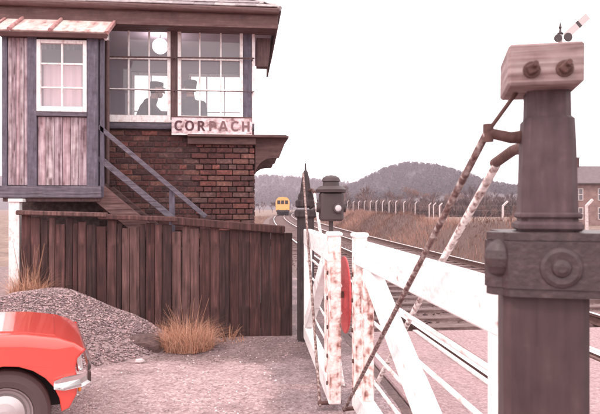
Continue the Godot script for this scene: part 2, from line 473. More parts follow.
func build_ground() -> void:
	var gs := st()
	quad(gs, Vector3(-900, -0.42, 120), Vector3(900, -0.42, 120), Vector3(900, -0.42, -420), Vector3(-900, -0.42, -420), Vector3(0, -10, 0))
	structure("ground", gs, M.ground, "brown winter grassland around the railway", "ground")
	var ym := grid(-16.0, 1.25, 170, 14.0, -17.0, 300, yard_height, yard_colour)
	var y := structure("yard", ym, M.yard, "pale gritty tarmac yard in front of the wooden fence", "ground")
	bx("yard_edge", Vector3(0.12, 0.5, 31.0), M.stone, y, Vector3(1.29, -0.262, -1.5), Vector3.ZERO, 0.015)
	# crossing road: strips between and beside the rails, grooves left for the wheel flanges
	var rd := Node3D.new()
	rd.name = "road"
	add_child(rd)
	tag(rd, "grey tarmac roadway crossing the railway tracks inside the gates", "road", "", "structure")
	for e in [[1.36, 2.20], [2.52, 3.70], [3.95, 5.12], [5.44, 6.60], [6.85, 8.6]]:
		bx("road_strip", Vector3(e[1] - e[0], 0.3, 5.7), M.road, rd, Vector3((e[0] + e[1]) * 0.5, -0.155, -4.75), Vector3.ZERO, 0.012)
	bx("road_strip", Vector3(40.0, 0.3, 5.7), M.road, rd, Vector3(28.61, -0.157, -4.75), Vector3.ZERO, 0.012)
	# ballast bed under both tracks
	var bs := st()
	var prev := []
	for i in 120:
		var z := 16.0 - i * 2.6
		var sh := track_shift(z)
		var ring := [Vector3(0.9 + sh, -0.41, z), Vector3(1.5 + sh, -0.19, z), Vector3(7.6 + sh, -0.19, z), Vector3(8.3 + sh, -0.41, z)]
		if prev.size():
			for k in 3:
				quad(bs, prev[k], prev[k + 1], ring[k + 1], ring[k], Vector3(4.5 + sh, -5, z))
		prev = ring
	structure("ballast", bs, M.ballast, "dark stone ballast bed carrying both railway tracks", "ballast")
	stones("ballast_stones", M.ballast, 5200, func():
		var z := rng.randf_range(-7.8, -30.0)
		return Vector3(rng.randf_range(1.5, 7.6) + track_shift(z), -0.185, z), 0.018, 0.04, "loose dark ballast stones between the sleepers", "stones")
	# hills
	var hm := grid(-700.0, 900.0, 130, -330.0, -1500.0, 90, hill_height, func(_x, _z): return Color.WHITE)
	structure("hill", hm, M.hill, "wooded hills rising beyond the railway", "hill")

func stones(called: String, m: Material, n: int, where: Callable, r0: float, r1: float, label: String, category: String) -> MultiMeshInstance3D:
	var s := st()
	var pts := []
	var local := RandomNumberGenerator.new()
	local.seed = called.hash()
	var ico := [Vector3(0, 1, 0), Vector3(0.95, 0.2, 0.1), Vector3(-0.1, 0.1, 1.0), Vector3(-0.9, 0.25, -0.1), Vector3(0.05, 0.15, -0.95), Vector3(0, -0.8, 0)]
	for p in ico:
		pts.append(p * local.randf_range(0.8, 1.15))
	for f in [[0, 1, 2], [0, 2, 3], [0, 3, 4], [0, 4, 1], [5, 1, 2], [5, 2, 3], [5, 3, 4], [5, 4, 1]]:
		flat(s, pts[f[0]], pts[f[1]], pts[f[2]], Vector3.ZERO)
	var mm := MultiMesh.new()
	mm.transform_format = MultiMesh.TRANSFORM_3D
	mm.use_colors = true
	mm.mesh = s.commit()
	mm.instance_count = n
	for i in n:
		var r := rng.randf_range(r0, r1)
		var b := Basis.from_euler(Vector3(rng.randf_range(-0.5, 0.5), rng.randf() * TAU, rng.randf_range(-0.5, 0.5))).scaled(Vector3(r * rng.randf_range(0.8, 1.5), r * rng.randf_range(0.5, 0.9), r))
		mm.set_instance_transform(i, Transform3D(b, where.call()))
		var tone := 0.45 + 1.25 * pow(rng.randf(), 1.6)
		mm.set_instance_color(i, Color(tone * rng.randf_range(0.95, 1.08), tone, tone * rng.randf_range(0.96, 1.04)))
	var o := MultiMeshInstance3D.new()
	o.name = numbered(called)
	var cm: StandardMaterial3D = m.duplicate()
	cm.vertex_color_use_as_albedo = true
	o.multimesh = mm
	o.material_override = cm
	add_child(o)
	tag(o, label, category, "", "stuff")
	return o

# ------------------------------------------------------------------ tracks
func build_track(x0: float, label: String, check: bool) -> void:
	var t := thing("railway_track", label, "track")
	var prof := PackedVector2Array([Vector2(-.035, 0.0), Vector2(.035, 0.0), Vector2(.036, -.035), Vector2(.010, -.05), Vector2(.010, -.12), Vector2(.066, -.14), Vector2(.066, -.152), Vector2(-.066, -.152), Vector2(-.066, -.14), Vector2(-.010, -.12), Vector2(-.010, -.05), Vector2(-.036, -.035)])
	for side in [-1, 1]:
		var s := st()
		var top := st()
		var zs := []
		var z := 14.0
		while z > -290.0:
			zs.append(z)
			z -= 3.0 if z > -100.0 else 8.0
		for i in zs.size() - 1:
			var za: float = zs[i]
			var zb: float = zs[i + 1]
			var xa: float = x0 + side * 0.7525 + track_shift(za)
			var xb: float = x0 + side * 0.7525 + track_shift(zb)
			for k in prof.size():
				var p := prof[k]
				var q := prof[(k + 1) % prof.size()]
				var tt := q - p
				var away := Vector3((xa + xb) * 0.5, -0.07, (za + zb) * 0.5)
				quad(s if k > 0 else top, Vector3(xa + p.x, p.y + 0.008, za), Vector3(xa + q.x, q.y + 0.008, za), Vector3(xb + q.x, q.y + 0.008, zb), Vector3(xb + p.x, p.y + 0.008, zb), away)
		var r := obj("rail", s, M.rust, t)
		obj("running_surface", top, M.steel, r)
		if check:
			bx("check_rail", Vector3(0.06, 0.14, 5.9), M.rust, t, Vector3(x0 + side * 0.7525 - side * 0.105, -0.067, -4.75), Vector3.ZERO, 0.008)
			bx("crossing_edge", Vector3(0.07, 0.14, 5.75), M.concrete, t, Vector3(x0 + side * 0.7525 + side * 0.10, -0.064, -4.75), Vector3.ZERO, 0.008)
	var far := st()
	var z := 8.0
	while z > -220.0:
		if z > -1.6 or z < -7.9:
			var p := Vector3(x0 + track_shift(z) + rng.randf_range(-.04, .04), -0.205 + rng.randf_range(-.01, .012), z)
			var turn := atan((maxf(0, -z - 10.0)) / 1295.0)
			if z > -70.0:
				bx("sleeper", Vector3(2.58, 0.13, 0.25), M.sleeper, t, p, Vector3(0, -turn + rng.randf_range(-.01, .01), 0), 0.012)
			else:
				add_box(far, Transform3D(Basis(Vector3.UP, -turn), p), Vector3(2.58, 0.13, 0.25), 0.01)
		z -= 0.72
	obj("far_sleepers", far, M.sleeper, t).set_meta("kind", "stuff")

# ------------------------------------------------------------------ signal box
const BX0 := -3.02
const BX1 := 0.178
const BZ1 := -10.6

func brick_face(parent: Node, x0: float, x1: float, y0: float, y1: float, zf: float, each: bool, rightwall := false) -> void:
	var full := Vector3(0.214, 0.064, 0.09)
	var head := Vector3(0.102, 0.064, 0.09)
	var s := []
	for i in 6:
		s.append(st())
	var row := 0
	var y := y0
	while y + 0.03 < y1:
		var header := row % 4 == 3
		var w := 0.112 if header else 0.224
		var x := x0 - (0.0 if row % 2 == 0 else w * 0.5)
		while x < x1 - 0.01:
			var a := maxf(x, x0)
			var b := minf(x + w, x1)
			if b - a > 0.03:
				var size := Vector3(b - a - 0.011, 0.064, 0.09)
				var k := rng.randi() % 6
				if rng.randf() < 0.35:
					k = rng.randi() % 2
				var pier := 0.035 if (not rightwall and (a + b) * 0.5 > -0.62) else 0.0
				var off := rng.randf_range(-.004, .004) + pier
				var pos: Vector3
				var rot := Vector3(0, rng.randf_range(-.008, .008), rng.randf_range(-.01, .01))
				if rightwall:
					pos = Vector3(zf - 0.045 + off, y + 0.0375, -(a + b) * 0.5)
					rot.y += PI / 2
				else:
					pos = Vector3((a + b) * 0.5, y + 0.0375, zf - 0.045 + off)
				if each:
					bx("brick", size, M["brick%d" % k], parent, pos, rot, 0.007)
				else:
					add_box(s[k], Transform3D(Basis.from_euler(rot), pos), size, 0.007)
			x += w
		y += 0.0762
		row += 1
	if not each:
		for k in 6:
			obj("brickwork", s[k], M["brick%d" % k], parent).set_meta("kind", "stuff")

func sash(parent: Node, x0: float, x1: float, y0: float, y1: float, zf: float, cols: Array, rows: Array, m: Material, inside := 1.0) -> void:
	# frame, bars and panes of one window standing in the plane z = zf
	var w := Node3D.new()
	w.name = "window"
	parent.add_child(w, true)
	var f := 0.045
	bx("frame", Vector3(f, y1 - y0, 0.06), m, w, Vector3(x0 + f * 0.5, (y0 + y1) * 0.5, zf))
	bx("frame", Vector3(f, y1 - y0, 0.06), m, w, Vector3(x1 - f * 0.5, (y0 + y1) * 0.5, zf))
	bx("frame", Vector3(x1 - x0 - 2 * f, f, 0.058), m, w, Vector3((x0 + x1) * 0.5, y1 - f * 0.5, zf))
	bx("frame", Vector3(x1 - x0 - 2 * f, f * 1.4, 0.058), m, w, Vector3((x0 + x1) * 0.5, y0 + f * 0.7, zf))
	for c in cols:
		bx("glazing_bar", Vector3(0.022, y1 - y0 - 2.4 * f, 0.034), m, w, Vector3(c, (y0 + y1) * 0.5 + f * 0.2, zf))
	for r in rows:
		bx("glazing_bar", Vector3(x1 - x0 - 2 * f, 0.022, 0.030), m, w, Vector3((x0 + x1) * 0.5, r, zf))
	var xs := [x0 + f] + cols + [x1 - f]
	var ys := [y0 + f * 1.4] + rows + [y1 - f]
	for i in xs.size() - 1:
		for j in ys.size() - 1:
			var a: float = xs[i]
			var b: float = xs[i + 1]
			var c: float = ys[j]
			var d: float = ys[j + 1]
			var s := st()
			var ti := rng.randf_range(-.004, .004)
			quad(s, Vector3(a, c, zf - .002 + ti), Vector3(b, c, zf - .002), Vector3(b, d, zf - .002 - ti), Vector3(a, d, zf - .002), Vector3(a, c, zf - 5))
			obj("pane", s, M.glass, w)

func build_box() -> void:
	var b := thing("signal_box", "small brick and timber railway signal box with slate roof and large windows", "signal box")
	# brick lower storey
	var wall := bx("brick_wall", Vector3(BX1 - BX0 - 0.19, 2.65, 0.24), M.mortar, b, Vector3((BX0 + BX1) * 0.5, 1.325, WALL_Z - 0.131), Vector3.ZERO, 0.002)
	brick_face(wall, -1.92, BX1 - 0.005, 1.27, 2.63, WALL_Z, true)
	brick_face(wall, BX0, BX1 - 0.005, 0.02, 1.24, WALL_Z, false)
	for c in wall.get_children():
		c.position -= wall.position
	var rw := bx("track_side_wall", Vector3(0.2, 2.62, 2.2), M.mortar, b, Vector3(BX1 - 0.111, 1.31, (WALL_Z + BZ1) * 0.5 - 0.04), Vector3.ZERO, 0.002)
	brick_face(rw, 8.40, 10.6, 0.02, 2.63, BX1, false, true)
	for c in rw.get_children():
		c.position -= rw.position
	bx("rear_wall", Vector3(BX1 - BX0 - 0.25, 2.6, 0.2), M.mortar, b, Vector3((BX0 + BX1) * 0.5 - 0.02, 1.3, BZ1 + 0.05))
	bx("left_wall", Vector3(0.2, 4.05, 1.98), M.mortar, b, Vector3(BX0 + 0.1, 2.03, (WALL_Z + BZ1) * 0.5 - 0.01))
	bx("floor", Vector3(BX1 - BX0 - 0.42, 0.08, 1.9), M.inner_floor, b, Vector3((BX0 + BX1) * 0.5, 1.78, (WALL_Z + BZ1) * 0.5))
	# timber sill band, mullions, corner posts
	bx("sill", Vector3(2.02, 0.085, 0.20), M.blue_grey_h, b, Vector3(-0.84, 2.695, WALL_Z - 0.04), Vector3.ZERO, 0.008)
	bx("sill_moulding", Vector3(0.93, 0.035, 0.10), M.white_wood, b, Vector3(-1.39, 2.757, WALL_Z + 0.02))
	bx("mullion", Vector3(0.09, 1.30, 0.13), M.brown, b, Vector3(-0.915, 3.39, WALL_Z - 0.03))
	bx("mullion", Vector3(0.055, 1.30, 0.13), M.brown, b, Vector3(-1.855, 3.39, WALL_Z - 0.03))
	bx("corner_post", Vector3(0.118, 1.30, 0.13), M.blue_grey, b, Vector3(0.074, 3.39, WALL_Z - 0.03))
	bx("corner_post", Vector3(0.04, 1.30, 0.16), M.white_wood, b, Vector3(0.156, 3.39, WALL_Z - 0.045))
	bx("upper_wall", Vector3(1.13, 1.3, 0.08), M.plank0, b, Vector3(-2.452, 3.39, WALL_Z - 0.1))
	bx("head_beam", Vector3(BX1 - BX0, 0.10, 0.18), M.brown_h, b, Vector3((BX0 + BX1) * 0.5, 4.09, WALL_Z - 0.05))
	sash(b, -1.826, -0.962, 2.776, 4.04, WALL_Z + 0.02, [-1.521, -1.249], [3.188, 3.605], M.white_wood)
	sash(b, -0.868, 0.014, 2.776, 4.04, WALL_Z + 0.02, [-0.572, -0.287], [3.196, 3.612], M.white_wood)
	rod("window_rail", [Vector3(-1.83, 3.60, WALL_Z + 0.10), Vector3(0.17, 3.625, WALL_Z + 0.10)], 0.011, M.brown, b)
	rod("window_rail", [Vector3(-1.83, 3.165, WALL_Z + 0.10), Vector3(0.17, 3.17, WALL_Z + 0.10)], 0.006, M.brown, b)
	for x in [-1.855, -0.915, 0.14]:
		for y in [3.167, 3.612]:
			rod("rail_bracket", [Vector3(x, y, WALL_Z - 0.02), Vector3(x, y, WALL_Z + 0.105)], 0.008, M.brown, b, 6)
	# rear windows, through which the sky shows
	bx("rear_post", Vector3(1.10, 1.5, 0.1), M.inner_wall, b, Vector3(-2.44, 3.35, BZ1 + 0.05))
	bx("rear_post", Vector3(0.30, 1.5, 0.1), M.inner_wall, b, Vector3(-1.075, 3.35, BZ1 + 0.05))
	bx("rear_post", Vector3(0.14, 1.5, 0.1), M.inner_wall, b, Vector3(0.09, 3.35, BZ1 + 0.05))
	bx("rear_head", Vector3(BX1 - BX0, 0.22, 0.11), M.inner_wall, b, Vector3((BX0 + BX1) * 0.5, 4.03, BZ1 + 0.05))
	sash(b, -1.885, -1.23, 2.62, 3.915, BZ1 + 0.04, [-1.56], [3.25], M.white_wood)
	sash(b, -0.92, 0.015, 2.62, 3.915, BZ1 + 0.04, [-0.61, -0.3], [3.25], M.white_wood)
	# track side: posts and glass
	for z in [-9.0, -9.75, -10.5]:
		bx("side_post", Vector3(0.09, 1.42, 0.08), M.white_wood, b, Vector3(BX1 - 0.05, 3.33, z))
	bx("side_panel", Vector3(0.07, 0.5, 2.1), M.blue_grey, b, Vector3(BX1 - 0.06, 2.87, -9.47))
	bx("side_head", Vector3(0.07, 0.5, 2.1), M.brown, b, Vector3(BX1 - 0.06, 3.84, -9.47))
	# ceiling
	bx("ceiling", Vector3(BX1 - BX0 + 0.5, 0.04, 2.95), M.inner_ceiling, b, Vector3((BX0 + BX1) * 0.5, 4.165, -9.42))
	# eaves: fascia boards and gutter
	bx("fascia", Vector3(3.56, 0.20, 0.03), M.brown_h, b, Vector3(-1.31, 4.055, -7.93))
	bx("fascia", Vector3(0.03, 0.20, 2.94), M.brown, b, Vector3(0.455, 4.055, -9.415))
	bx("soffit", Vector3(3.52, 0.02, 0.36), M.brown_h, b, Vector3(-1.31, 3.985, -8.125))
	rod("gutter", [Vector3(-3.1, 4.185, -7.875), Vector3(0.49, 4.172, -7.875)], 0.045, M.brown_h, b, 10)
	# eaves bracket on the track side and walkway with its curved bracket
	var es := st()
	add_prism(es, Transform3D(Basis.IDENTITY, Vector3(0, 0, -8.46)), PackedVector2Array([Vector2(.20, 3.955), Vector2(.395, 3.955), Vector2(.388, 3.75), Vector2(.362, 3.56), Vector2(.20, 3.56)]), 0.16)
	obj("eaves_bracket", es, M.brown, b)
	var arc := PackedVector2Array([Vector2(BX1 + 0.005, 2.545), Vector2(0.615, 2.545), Vector2(0.60, 2.50), Vector2(0.513, 2.283)])
	for i in 8:
		var t := i / 7.0
		var a := PI * 0.5 + t * PI * 0.40
		arc.append(Vector2(0.415 + cos(a) * 0.235, 2.03 + sin(a) * 0.248))
	arc.append(Vector2(BX1 + 0.005, 2.04))
	for z in [-8.36, -9.5, -10.5]:
		var ws := st()
		add_prism(ws, Transform3D(Basis.IDENTITY, Vector3(0, 0, z)), arc, 0.09)
		obj("walkway_bracket", ws, M.brown_h, b)
	bx("walkway_floor", Vector3(0.46, 0.035, 2.4), M.brown, b, Vector3(BX1 + 0.232, 2.563, -9.42))
	bx("ledge", Vector3(1.33, 0.035, 0.16), M.brown_h, b, Vector3(-0.06, 2.562, WALL_Z + 0.085))
	bx("ledge_board", Vector3(0.92, 0.09, 0.05), M.brown_h, b, Vector3(-0.27, 2.497, WALL_Z + 0.065))
	# hipped slate roof
	var ey := 4.20
	var ez := -7.88
	var ridge_z := -9.42
	var rise := 0.86
	var rx0 := BX0 - 0.33
	var rx1 := 0.50
	var dz := ez - ridge_z
	var roof := Node3D.new()
	roof.name = "roof"
	b.add_child(roof)
	var deck := st()
	var A := Vector3(rx0, ey - .02, ez)
	var B := Vector3(rx1, ey - .02, ez)
	var C := Vector3(rx1, ey - .02, 2 * ridge_z - ez)
	var D := Vector3(rx0, ey - .02, 2 * ridge_z - ez)
	var P := Vector3(rx0 + dz, ey + rise - .02, ridge_z)
	var Q := Vector3(rx1 - dz, ey + rise - .02, ridge_z)
	var mid := Vector3(-1.3, 4.0, ridge_z)
	quad(deck, A, B, Q, P, mid)
	flat(deck, B, C, Q, mid)
	quad(deck, C, D, P, Q, mid)
	flat(deck, D, A, P, mid)
	quad(deck, A, B, C, D, Vector3(-1.3, 9, ridge_z))
	obj("roof_deck", deck, M.slate2, roof)
	var pitch := atan2(rise, dz)
	var slope := Vector2(rise, dz).length()
	var rows := 9
	var gauge := slope / rows
	for r in rows:
		var t := (r + 0.15) / rows
		var yy := ey + rise * (r + 0.55) / rows + 0.022
		var zz := ez - dz * (r + 0.55) / rows + 0.012
		var xl := rx0 + dz * t
		var xr := rx1 - dz * t
		var w := 0.27
		var x := xl - (0.0 if r % 2 == 0 else w * 0.5)
		while x < xr - 0.02:
			var a := maxf(x, xl)
			var c := minf(x + w, xr)
			if c - a > 0.05:
				bx("slate", Vector3(snappedf(c - a - 0.008, 0.03), 0.012, gauge * 1.35), M["slate%d" % (rng.randi() % 4)], roof, Vector3((a + c) * 0.5, yy + rng.randf_range(0, .006), zz + rng.randf_range(-.008, .008)), Vector3(pitch - 0.055, 0, rng.randf_range(-.012, .012)), 0.002)
			x += w
	# slates on the track side hip, joined
	var hs := st()
	for r in rows:
		var t := (r + 0.55) / rows
		var zl := 2 * ridge_z - ez + dz * t
		var zr := ez - dz * t
		var z := zl
		while z < zr - 0.05:
			var c := minf(z + 0.27, zr)
			add_box(hs, Transform3D(Basis.from_euler(Vector3(0, 0, -(pitch - 0.055))), Vector3(rx1 - dz * t, ey + rise * t + 0.022, (z + c) * 0.5)), Vector3(gauge * 1.35, 0.012, c - z - 0.008), 0.002)
			z += 0.27
	obj("hip_slates", hs, M.slate1, roof).set_meta("kind", "stuff")
	rod("hip_roll", [B + Vector3(0, 0.03, 0), Q + Vector3(0, 0.05, 0)], 0.035, M.slate3, roof)
	rod("ridge_roll", [P + Vector3(0, 0.05, 0), Q + Vector3(0, 0.05, 0)], 0.045, M.slate3, roof)
	# name board
	var sg := thing("name_board", "weathered white board with dark lettering fixed below the right window", "sign", Vector3(-0.40, 2.69, WALL_Z + 0.135))
	bx("board", Vector3(1.075, 0.245, 0.03), M.sign_board, sg, Vector3.ZERO)
	bx("rim", Vector3(1.075, 0.02, 0.02), M.white_wood, sg, Vector3(0, -0.117, 0.015))
	bx("rim", Vector3(1.075, 0.014, 0.02), M.brown_h, sg, Vector3(0, 0.119, 0.015))
	var font := SystemFont.new()
	font.font_names = PackedStringArray(["Droid Sans"])
	font.font_weight = 600
	var word := "CORPACH"
	for i in word.length():
		var tm := TextMesh.new()
		tm.text = word[i]
		tm.font = font
		tm.font_size = 64
		tm.pixel_size = 0.0029
		tm.depth = 0.006
		obj("letter", tm, M.letter if i < 3 else M.letter_faded, sg, Vector3(-0.45 + i * 0.15, -0.004, 0.018))
	# lamp inside
	var lp := thing("pendant_lamp", "round white globe lamp hanging behind the left window", "lamp", Vector3(-1.20, 4.14, -9.0))
	rod("lamp_cord", [Vector3.ZERO, Vector3(0, -0.06, 0)], 0.006, M.lamp_black, lp, 6)
	var gs := st()
	var prof := []
	for i in 13:
		var a := -PI * 0.5 + PI * i / 12.0
		prof.append(Vector2(cos(a) * 0.115, sin(a) * 0.115))
	add_lathe(gs, Transform3D.IDENTITY, prof, 20)
	obj("globe", gs, M.globe, lp, Vector3(0, -0.17, 0))
	var ol := OmniLight3D.new()
	ol.name = "lamp_light"
	lp.add_child(ol)
	ol.position = Vector3(0, -0.17, 0)
	ol.light_energy = 0.16
	ol.light_size = 0.1
	ol.light_color = Color(1, .93, .95)
	ol.omni_range = 6.0
	ol.omni_attenuation = 2.0
	ol.shadow_enabled = true

func build_porch() -> void:
	var p := thing("porch", "pale boarded wooden porch with a small window at the head of the stairs", "porch")
	var x0 := -2.90
	var x1 := -1.745
	var zf := -7.6
	var zb := WALL_Z + 0.10
	# uprights and rails
	for e in [[-2.545, 0.11], [-1.83, 0.13]]:
		bx("frame_post", Vector3(e[1], 1.99, 0.09), M.blue_grey, p, Vector3(e[0], 2.715, zf - 0.03))
	bx("frame_post", Vector3(0.06, 1.99, 0.09), M.blue_grey, p, Vector3(x0 + 0.03, 2.715, zf - 0.04))
	bx("head_rail", Vector3(1.20, 0.07, 0.10), M.brown_h, p, Vector3(-2.32, 3.705, zf - 0.035))
	bx("bottom_rail", Vector3(1.20, 0.145, 0.11), M.blue_grey_h, p, Vector3(-2.32, 1.785, zf - 0.018))
	bx("middle_rail", Vector3(0.60, 0.05, 0.08), M.blue_grey_h, p, Vector3(-2.193, 2.735, zf - 0.012))
	bx("sole_plate", Vector3(1.15, 0.07, 0.62), M.brown, p, Vector3(-2.32, 1.70, -7.92))
	# boards
	var w := 0.0475
	var x := x0 + 0.065
	var i := 0
	while x + 0.04 < -2.60:
		bx("plank", Vector3(w - 0.004 if i % 2 else w * 1.0 - 0.004, 1.80, 0.02), M["plank%d" % (i % 3)], p, Vector3(x + w * 0.5, 2.765, zf - 0.02 + rng.randf_range(-.003, .003)))
		x += w
		i += 1
	x = -2.487
	w = 0.098
	while x + 0.04 < -1.9:
		bx("plank", Vector3(w - 0.005, 0.84, 0.02), M["plank%d" % (i % 3)], p, Vector3(x + w * 0.5, 2.285, zf - 0.024 + rng.randf_range(-.003, .003)))
		x += w
		i += 1
	# side facing the stairs: door post, boards, pipe
	var z := zf - 0.09
	while z > zb + 0.05:
		bx("plank", Vector3(0.02, 1.9, 0.09), M.brown, p, Vector3(x1 - 0.012, 2.75, z - 0.045))
		z -= 0.095
		i += 1
	bx("plank", Vector3(0.02, 1.9, 0.60), M.plank1, p, Vector3(x0 + 0.01, 2.75, -7.95))
	bx("door_post", Vector3(0.05, 2.0, 0.05), M.blue_grey, p, Vector3(x1 + 0.02, 2.72, zf - 0.05))
	rod("rain_pipe", [Vector3(x1 + 0.035, 3.72, -7.85), Vector3(x1 + 0.035, 1.9, -7.85)], 0.03, M.brown, p, 10)
	# window with two by three panes and a pale curtain behind
	sash(p, -2.488, -1.897, 2.765, 3.645, zf - 0.005, [-2.192], [3.06, 3.352], M.white_wood)
	var cs := st()
	for k in 24:
		var xa := -2.46 + k * 0.0225
		var za := zf - 0.10 + 0.012 * sin(k * 1.3)
		var zb2 := zf - 0.10 + 0.012 * sin((k + 1) * 1.3)
		quad(cs, Vector3(xa, 2.78, za), Vector3(xa + 0.0225, 2.78, zb2), Vector3(xa + 0.0225, 3.36, zb2), Vector3(xa, 3.36, za), Vector3(xa, 3, zf - 5))
	obj("curtain", cs, M.curtain, p)
	bx("inner_wall", Vector3(1.06, 1.95, 0.03), M.inner_wall, p, Vector3(-2.32, 2.71, zb - 0.03))
	# lean-to roof: metal sheets between raised rolls
	var ang := atan2(0.40, 0.68)
	var rf := Node3D.new()
	rf.name = "roof"
	p.add_child(rf)
	rf.position = Vector3(-2.31, 3.915, -7.82)
	rf.rotation.x = ang
	var edges := [-0.655, -0.46, 0.015, 0.655]
	for k in 3:
		var a: float = edges[k]
		var b: float = edges[k + 1]
		bx("roof_sheet", Vector3(b - a - 0.01, 0.02, 0.78), M.porch_lead if k < 2 else M.porch_lead, rf, Vector3((a + b) * 0.5, rng.randf_range(0, .004), 0.0), Vector3(0, 0, rng.randf_range(-.004, .004)))
	for k in [1, 2]:
		var s := st()
		add_tube(s, [Vector3(edges[k] , 0.02, -0.39), Vector3(edges[k], 0.02, 0.40)], [0.024, 0.024], 8)
		obj("roof_roll", s, M.porch_roll, rf)
	bx("verge", Vector3(0.035, 0.05, 0.80), M.porch_roll, rf, Vector3(0.675, 0.0, 0.0))
	bx("verge", Vector3(0.035, 0.05, 0.80), M.porch_roll, rf, Vector3(-0.675, 0.0, 0.0))
	bx("drip_board", Vector3(1.36, 0.06, 0.025), M.brown_h, rf, Vector3(0, -0.035, 0.40))
	bx("insulator", Vector3(0.05, 0.06, 0.05), M.white_wood, p, Vector3(x1 + 0.07, 3.69, -7.62), Vector3.ZERO, 0.015)
	# white post carrying the porch
	var wp := thing("porch_post", "white painted post under the porch at the left end of the fence", "post", Vector3(-2.725, 0, -7.555))
	bx("shaft", Vector3(0.125, 1.66, 0.10), M.white_wood, wp, Vector3(0, 0.83, 0))
	bx("cap", Vector3(0.17, 0.04, 0.13), M.white_wood, wp, Vector3(0.02, 1.68, 0))
	# stairs going down to the right along the wall
	var sr := thing("staircase", "blue grey wooden stairs with handrails descending along the brick wall", "staircase")
	var za := zf - 0.05
	var zi := WALL_Z + 0.12
	bar("handrail", Vector3(-1.77, 2.60, za), Vector3(-0.45, 1.475, za), 0.055, 0.05, M.blue_grey_h, sr)
	bar("middle_bar", Vector3(-1.77, 2.215, za - 0.002), Vector3(-0.82, 1.42, za - 0.002), 0.075, 0.04, M.blue_grey_h, sr)
	for zz in [za, zi]:
		bar("stringer", Vector3(-1.78, 1.79, zz - 0.004), Vector3(0.25, 0.08, zz - 0.004), 0.22, 0.05, M.brown_h, sr)
	for k in 10:
		var t := (k + 0.5) / 10.0
		bx("tread", Vector3(0.23, 0.035, zi * -1.0 + za - 0.06), M.brown, sr, Vector3(lerpf(-1.72, 0.22, t), lerpf(1.76, 0.14, t), (za + zi) * 0.5))
	for xx in [-0.88, 0.16]:
		bx("newel", Vector3(0.07, 1.15, 0.07), M.blue_grey, sr, Vector3(xx, 1.62 - (xx + 0.88) * 0.84 - 0.38, za - 0.065))

func build_fence() -> void:
	var f := thing("board_fence", "dark weathered fence of upright wooden boards below the signal box", "fence", Vector3(0, 0, -7.48))
	var x := -2.63
	var i := 0
	while x < 0.50:
		var w := rng.randf_range(0.06, 0.125) if x < -0.6 else rng.randf_range(0.10, 0.15)
		var t := (x + 2.65) / 3.17
		var top := lerpf(1.50, 1.29, t) + rng.randf_range(-.09, .015) * (1.0 if x < -0.8 else 0.4)
		var k := i % 3
		if rng.randf() < 0.25 and x < -0.5:
			k = 3
		if x > -0.35:
			k = [0, 2][i % 2]
		var m: Material = M["fence%d" % k]
		bx("board", Vector3(w - (rng.randf_range(.004, .010) if x < -0.6 else rng.randf_range(.001, .004)), top + 0.06, 0.032), m, f, Vector3(x + w * 0.5, (top - 0.06) * 0.5, rng.randf_range(-.014, .014)), Vector3(rng.randf_range(-.008, .008), rng.randf_range(-.04, .04), rng.randf_range(-.010, .010) * (1.0 if x < -0.6 else 0.2)), 0.006)
		x += w
		i += 1
	bar("top_rail", Vector3(-2.66, 1.535, 0.045), Vector3(-1.62, 1.505, 0.045), 0.055, 0.13, M.fence3, f, 0.01)
	bar("top_rail", Vector3(-1.72, 1.485, 0.035), Vector3(-0.78, 1.45, 0.035), 0.06, 0.11, M.fence1, f, 0.01)
	bar("top_rail", Vector3(-0.85, 1.435, 0.03), Vector3(0.53, 1.315, 0.03), 0.10, 0.09, M.fence0, f, 0.012)
	for y in [0.35, 1.15]:
		bx("back_rail", Vector3(3.1, 0.09, 0.05), M.fence2, f, Vector3(-1.07, y, -0.06))
	for xx in [-2.5, -0.95, 0.44]:
		bx("post", Vector3(0.12, 1.3, 0.12), M.fence2, f, Vector3(xx, 0.63, -0.15))

